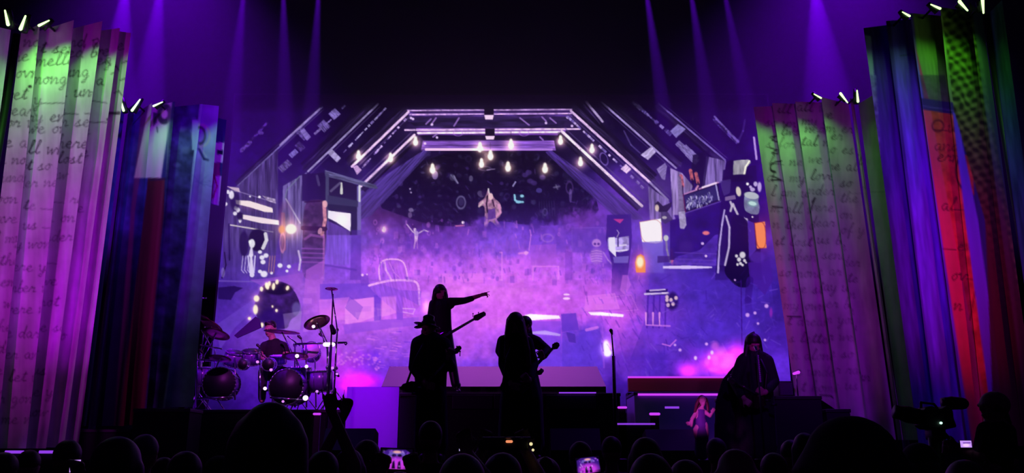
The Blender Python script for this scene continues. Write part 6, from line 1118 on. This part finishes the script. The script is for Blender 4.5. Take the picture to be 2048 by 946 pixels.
# ------------------------------------------------------------------ the crowd in front
rc_ = random.Random(11)
def spectator(px, top, w, label, hair='short', D=None, arms=(), hm_=None, lean=0):
    D = D or min(8.6, .19 * FPX / w); k = D / FPX; t = P(px, top, D); h = .245; hz_ = t.z - .02 - h * .48; c = Vector((t.x, D, hz_)); e = empty('person', (t.x, D, 0), label, 'person', 'concert-goers seen from behind')
    sh = hz_ - .27; m_h = hm_ or rc_.choice([m_hair_k, m_hair_k, m_hair_b])
    def body(bm):
        head(bm, c, h, (lean, 1, .05)); add_cap(bm, c - Vector((0, .01, .1)), (c.x, D, sh + .03), .06, .07, 12)
        add_cap(bm, (c.x - .13, D, sh), (c.x + .13, D, sh), .07, .07, 12, .9); add_cap(bm, (c.x, D, sh - .08), (c.x, D, sh - .5), .15, .14, 14, .7); add_cap(bm, (c.x, D, sh - .5), (c.x, D, sh - .62), .14, .15, 14, .7)
        for s in (-1, 1):
            add_cap(bm, (c.x + s * .09, D, sh - .62), (c.x + s * .1, D, .5), .09, .06, 10); add_cap(bm, (c.x + s * .1, D, .5), (c.x + s * .1, D, .09), .06, .04, 10); add_cap(bm, (c.x + s * .1, D - .03, .05), (c.x + s * .1, D + .14, .045), .045, .04, 8)
        up = {a[0] for a in arms}
        for s in (-1, 1):
            if s not in up: add_cap(bm, (c.x + s * .19, D, sh), (c.x + s * .23, D + .02, sh - .28), .055, .045, 10); add_cap(bm, (c.x + s * .23, D + .02, sh - .28), (c.x + s * .16, D + .16, sh - .48), .042, .03, 10); hand(bm, (c.x + s * .16, D + .16, sh - .48), (-s * .3, .5, -.5), (-s, 0, 0), .17, (.3, .35, .4, .45), s)
        for (s, hx, hy, hd, cu, tw) in arms:
            q = P(hx, hy, D + hd); S_ = Vector((c.x + s * .19, D, sh)); dd = q - S_; L_ = dd.length; E = S_ + dd * .5 + Vector((s * .08, 0, -max(0, .58 - L_) * .8))
            add_cap(bm, S_, E, .055, .043, 10); add_cap(bm, E, q, .043, .03, 10); hand(bm, q, (q - E).normalized() * .6 + Vector((0, 0, .8)), (0, -1, 0), tw, cu, s)
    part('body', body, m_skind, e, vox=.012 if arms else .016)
    def top_(bm):
        add_cap(bm, (c.x - .14, D, sh - .01), (c.x + .14, D, sh - .01), .085, .085, 12, .95); add_cap(bm, (c.x, D, sh - .08), (c.x, D, sh - .66), .175, .175, 14, .75)
        for s in (-1, 1): add_cap(bm, (c.x + s * .19, D, sh), (c.x + s * .22, D + .01, sh - .2), .075, .065, 10)
    part('shirt', top_, m_tee, e, vox=.02)
    part('trousers', lambda bm: [add_cap(bm, (c.x + s * .09, D, sh - .62), (c.x + s * .1, D, .12), .11, .07, 10) for s in (-1, 1)], m_cloth_k, e, vox=.025)
    def hr_(bm):
        rx = h * .41
        add_ell(bm, c + Vector((0, -.012, .03)), rx, .118, h * .46)
        if hair == 'long': add_cap(bm, c + Vector((0, -.05, 0)), c + Vector((0, -.07, -.3)), .10, .08, 12, .6); [add_cap(bm, c + Vector((s * .07, 0, 0)), c + Vector((s * .09, -.02, -.26)), .05, .04, 10) for s in (-1, 1)]
        if hair == 'big': add_ell(bm, c + Vector((0, -.01, .0)), rx * 1.25, .14, h * .52); [add_cap(bm, c + Vector((s * .055, -.02, .03)), c + Vector((s * .062, -.03, -.2)), .07, .07, 12) for s in (-1, 1)]; [add_cap(bm, c + Vector((s * .08, -.02, 0)), c + Vector((s * .1, -.04, -.26)), .06, .06, 10) for s in (-1, 1)]; add_cap(bm, c + Vector((0, -.05, 0)), c + Vector((0, -.07, -.3)), .11, .1, 12, .6)
        if hair == 'bun': add_ell(bm, c + Vector((0, -.1, .1)), .045, .045, .045)
    if hair == 'hat':
        part('bucket_hat', lambda bm: (add_ell(bm, c + Vector((0, 0, .035)), .112, .125, .1), add_cyl(bm, c + Vector((0, 0, -.01)), c + Vector((0, 0, .06)), .155, .108, 28)), m_tee, e, vox=.012)
    elif hair == 'cap':
        part('cap', lambda bm: (add_ell(bm, c + Vector((0, 0, .03)), .102, .122, .1), add_ell(bm, c + Vector((0, .14, .02)), .075, .09, .014)), m_tee, e, vox=.012)
    if hair != 'bald': part('hair', hr_ if hair not in ('hat', 'cap') else (lambda bm: add_ell(bm, c + Vector((0, -.02, -.02)), h * .39, .11, h * .4)), m_h, e, vox=.014)
    return e
FIST = (.02, .8, .8, .02)
spectator(545, 806, 128, 'nearest spectator with big hair, dark head hiding the foot of the drum riser', 'big', D=3.0)
spectator(1695, 828, 190, 'nearest spectator in a wide dark bucket hat, in front of the right drape', 'hat', D=2.2)
spectator(140, 880, 48, 'short-haired spectator raising the pale lilac phone at lower left', 'short', arms=((1, 153, 950, -1.8, (.5, .55, .6, .6), .17),))
spectator(240, 874, 84, 'large rounded dark head at lower left, right of the lilac phone', 'long', D=3.7)
spectator(293, 869, 50, 'head with a pale rim of light behind the large rounded head at lower left', 'short', hm_=m_hair_g)
spectator(62, 900, 40, 'small head under the far-left drape between its two floor lights', 'short', D=8.0)
spectator(12, 905, 52, 'head at the very left edge of the frame', 'short')
spectator(374, 903, 62, 'head with a faint rim, first to the left of the nearest big-haired head', 'short')
spectator(440, 908, 52, 'head just left of the nearest big-haired head', 'cap')
spectator(330, 915, 44, 'low head between two rimmed heads at lower left', 'long')
spectator(648, 902, 46, 'spectator raising a two-finger horn sign before the tall microphone stand', 'short', arms=((1, 663, 822, -.1, FIST, .17),), D=5.4)
spectator(700, 898, 46, 'spectator raising one finger right of the horn-sign hand', 'long', arms=((-1, 690, 826, .0, (.02, .8, .8, .8), .16),), D=5.8)
spectator(735, 880, 62, 'rounded head left of the largest phone screen', 'short', D=6.2)
spectator(862, 842, 54, 'tall spectator in front of the man with the hat', 'short', D=7.2)
spectator(800, 944, 62, 'spectator at the bottom edge holding up the largest phone', 'long', D=4.9, arms=((1, 826, 946, -.5, (.5, .5, .55, .6), .16), (-1, 762, 946, -.5, (.5, .5, .55, .6), .16)))
spectator(925, 908, 84, 'large dark head below the small white phone', 'short', D=3.6, arms=((1, 934, 906, .72, (.5, .55, .6, .6), .16),))
spectator(1005, 906, 96, 'dark head under the long recorder', 'short', D=4.3, arms=((1, 1050, 900, .42, (.6, .65, .7, .7), .16), (-1, 966, 900, .42, (.6, .65, .7, .7), .16)))
spectator(1160, 883, 44, 'head above the phone at the bottom edge right of centre', 'short')
spectator(1222, 873, 38, 'small head with a faint rim right of centre', 'short')
spectator(1290, 875, 58, 'broad head second right of the phone at the bottom edge', 'long')
spectator(1300, 908, 84, 'large low head at the bottom edge right of centre', 'short', D=3.9)
spectator(1370, 920, 66, 'low head just left of the pale-haired head', 'short', D=4.8)
spectator(1431, 876, 38, 'pale-haired head with a bright rim below the crouching figure', 'short', hm_=m_hair_g)
spectator(1472, 887, 84, 'large domed head with a grey rim below the bassist', 'bald', D=3.3)
spectator(1545, 906, 50, 'low head right of the large domed head', 'short')
spectator(1580, 880, 40, 'left head of the pair beside the bucket hat', 'short')
spectator(1607, 866, 42, 'right head of the pair, partly behind the bucket hat', 'long', D=7.6)
spectator(1835, 882, 62, 'head below the television camera, right of the bucket hat', 'cap', D=5.2)
spectator(1925, 920, 70, 'low head at the bottom edge below the small pink monitor', 'short', D=4.5)
spectator(1090, 915, 60, 'low dark head at the bottom edge between recorder and phone', 'bun')
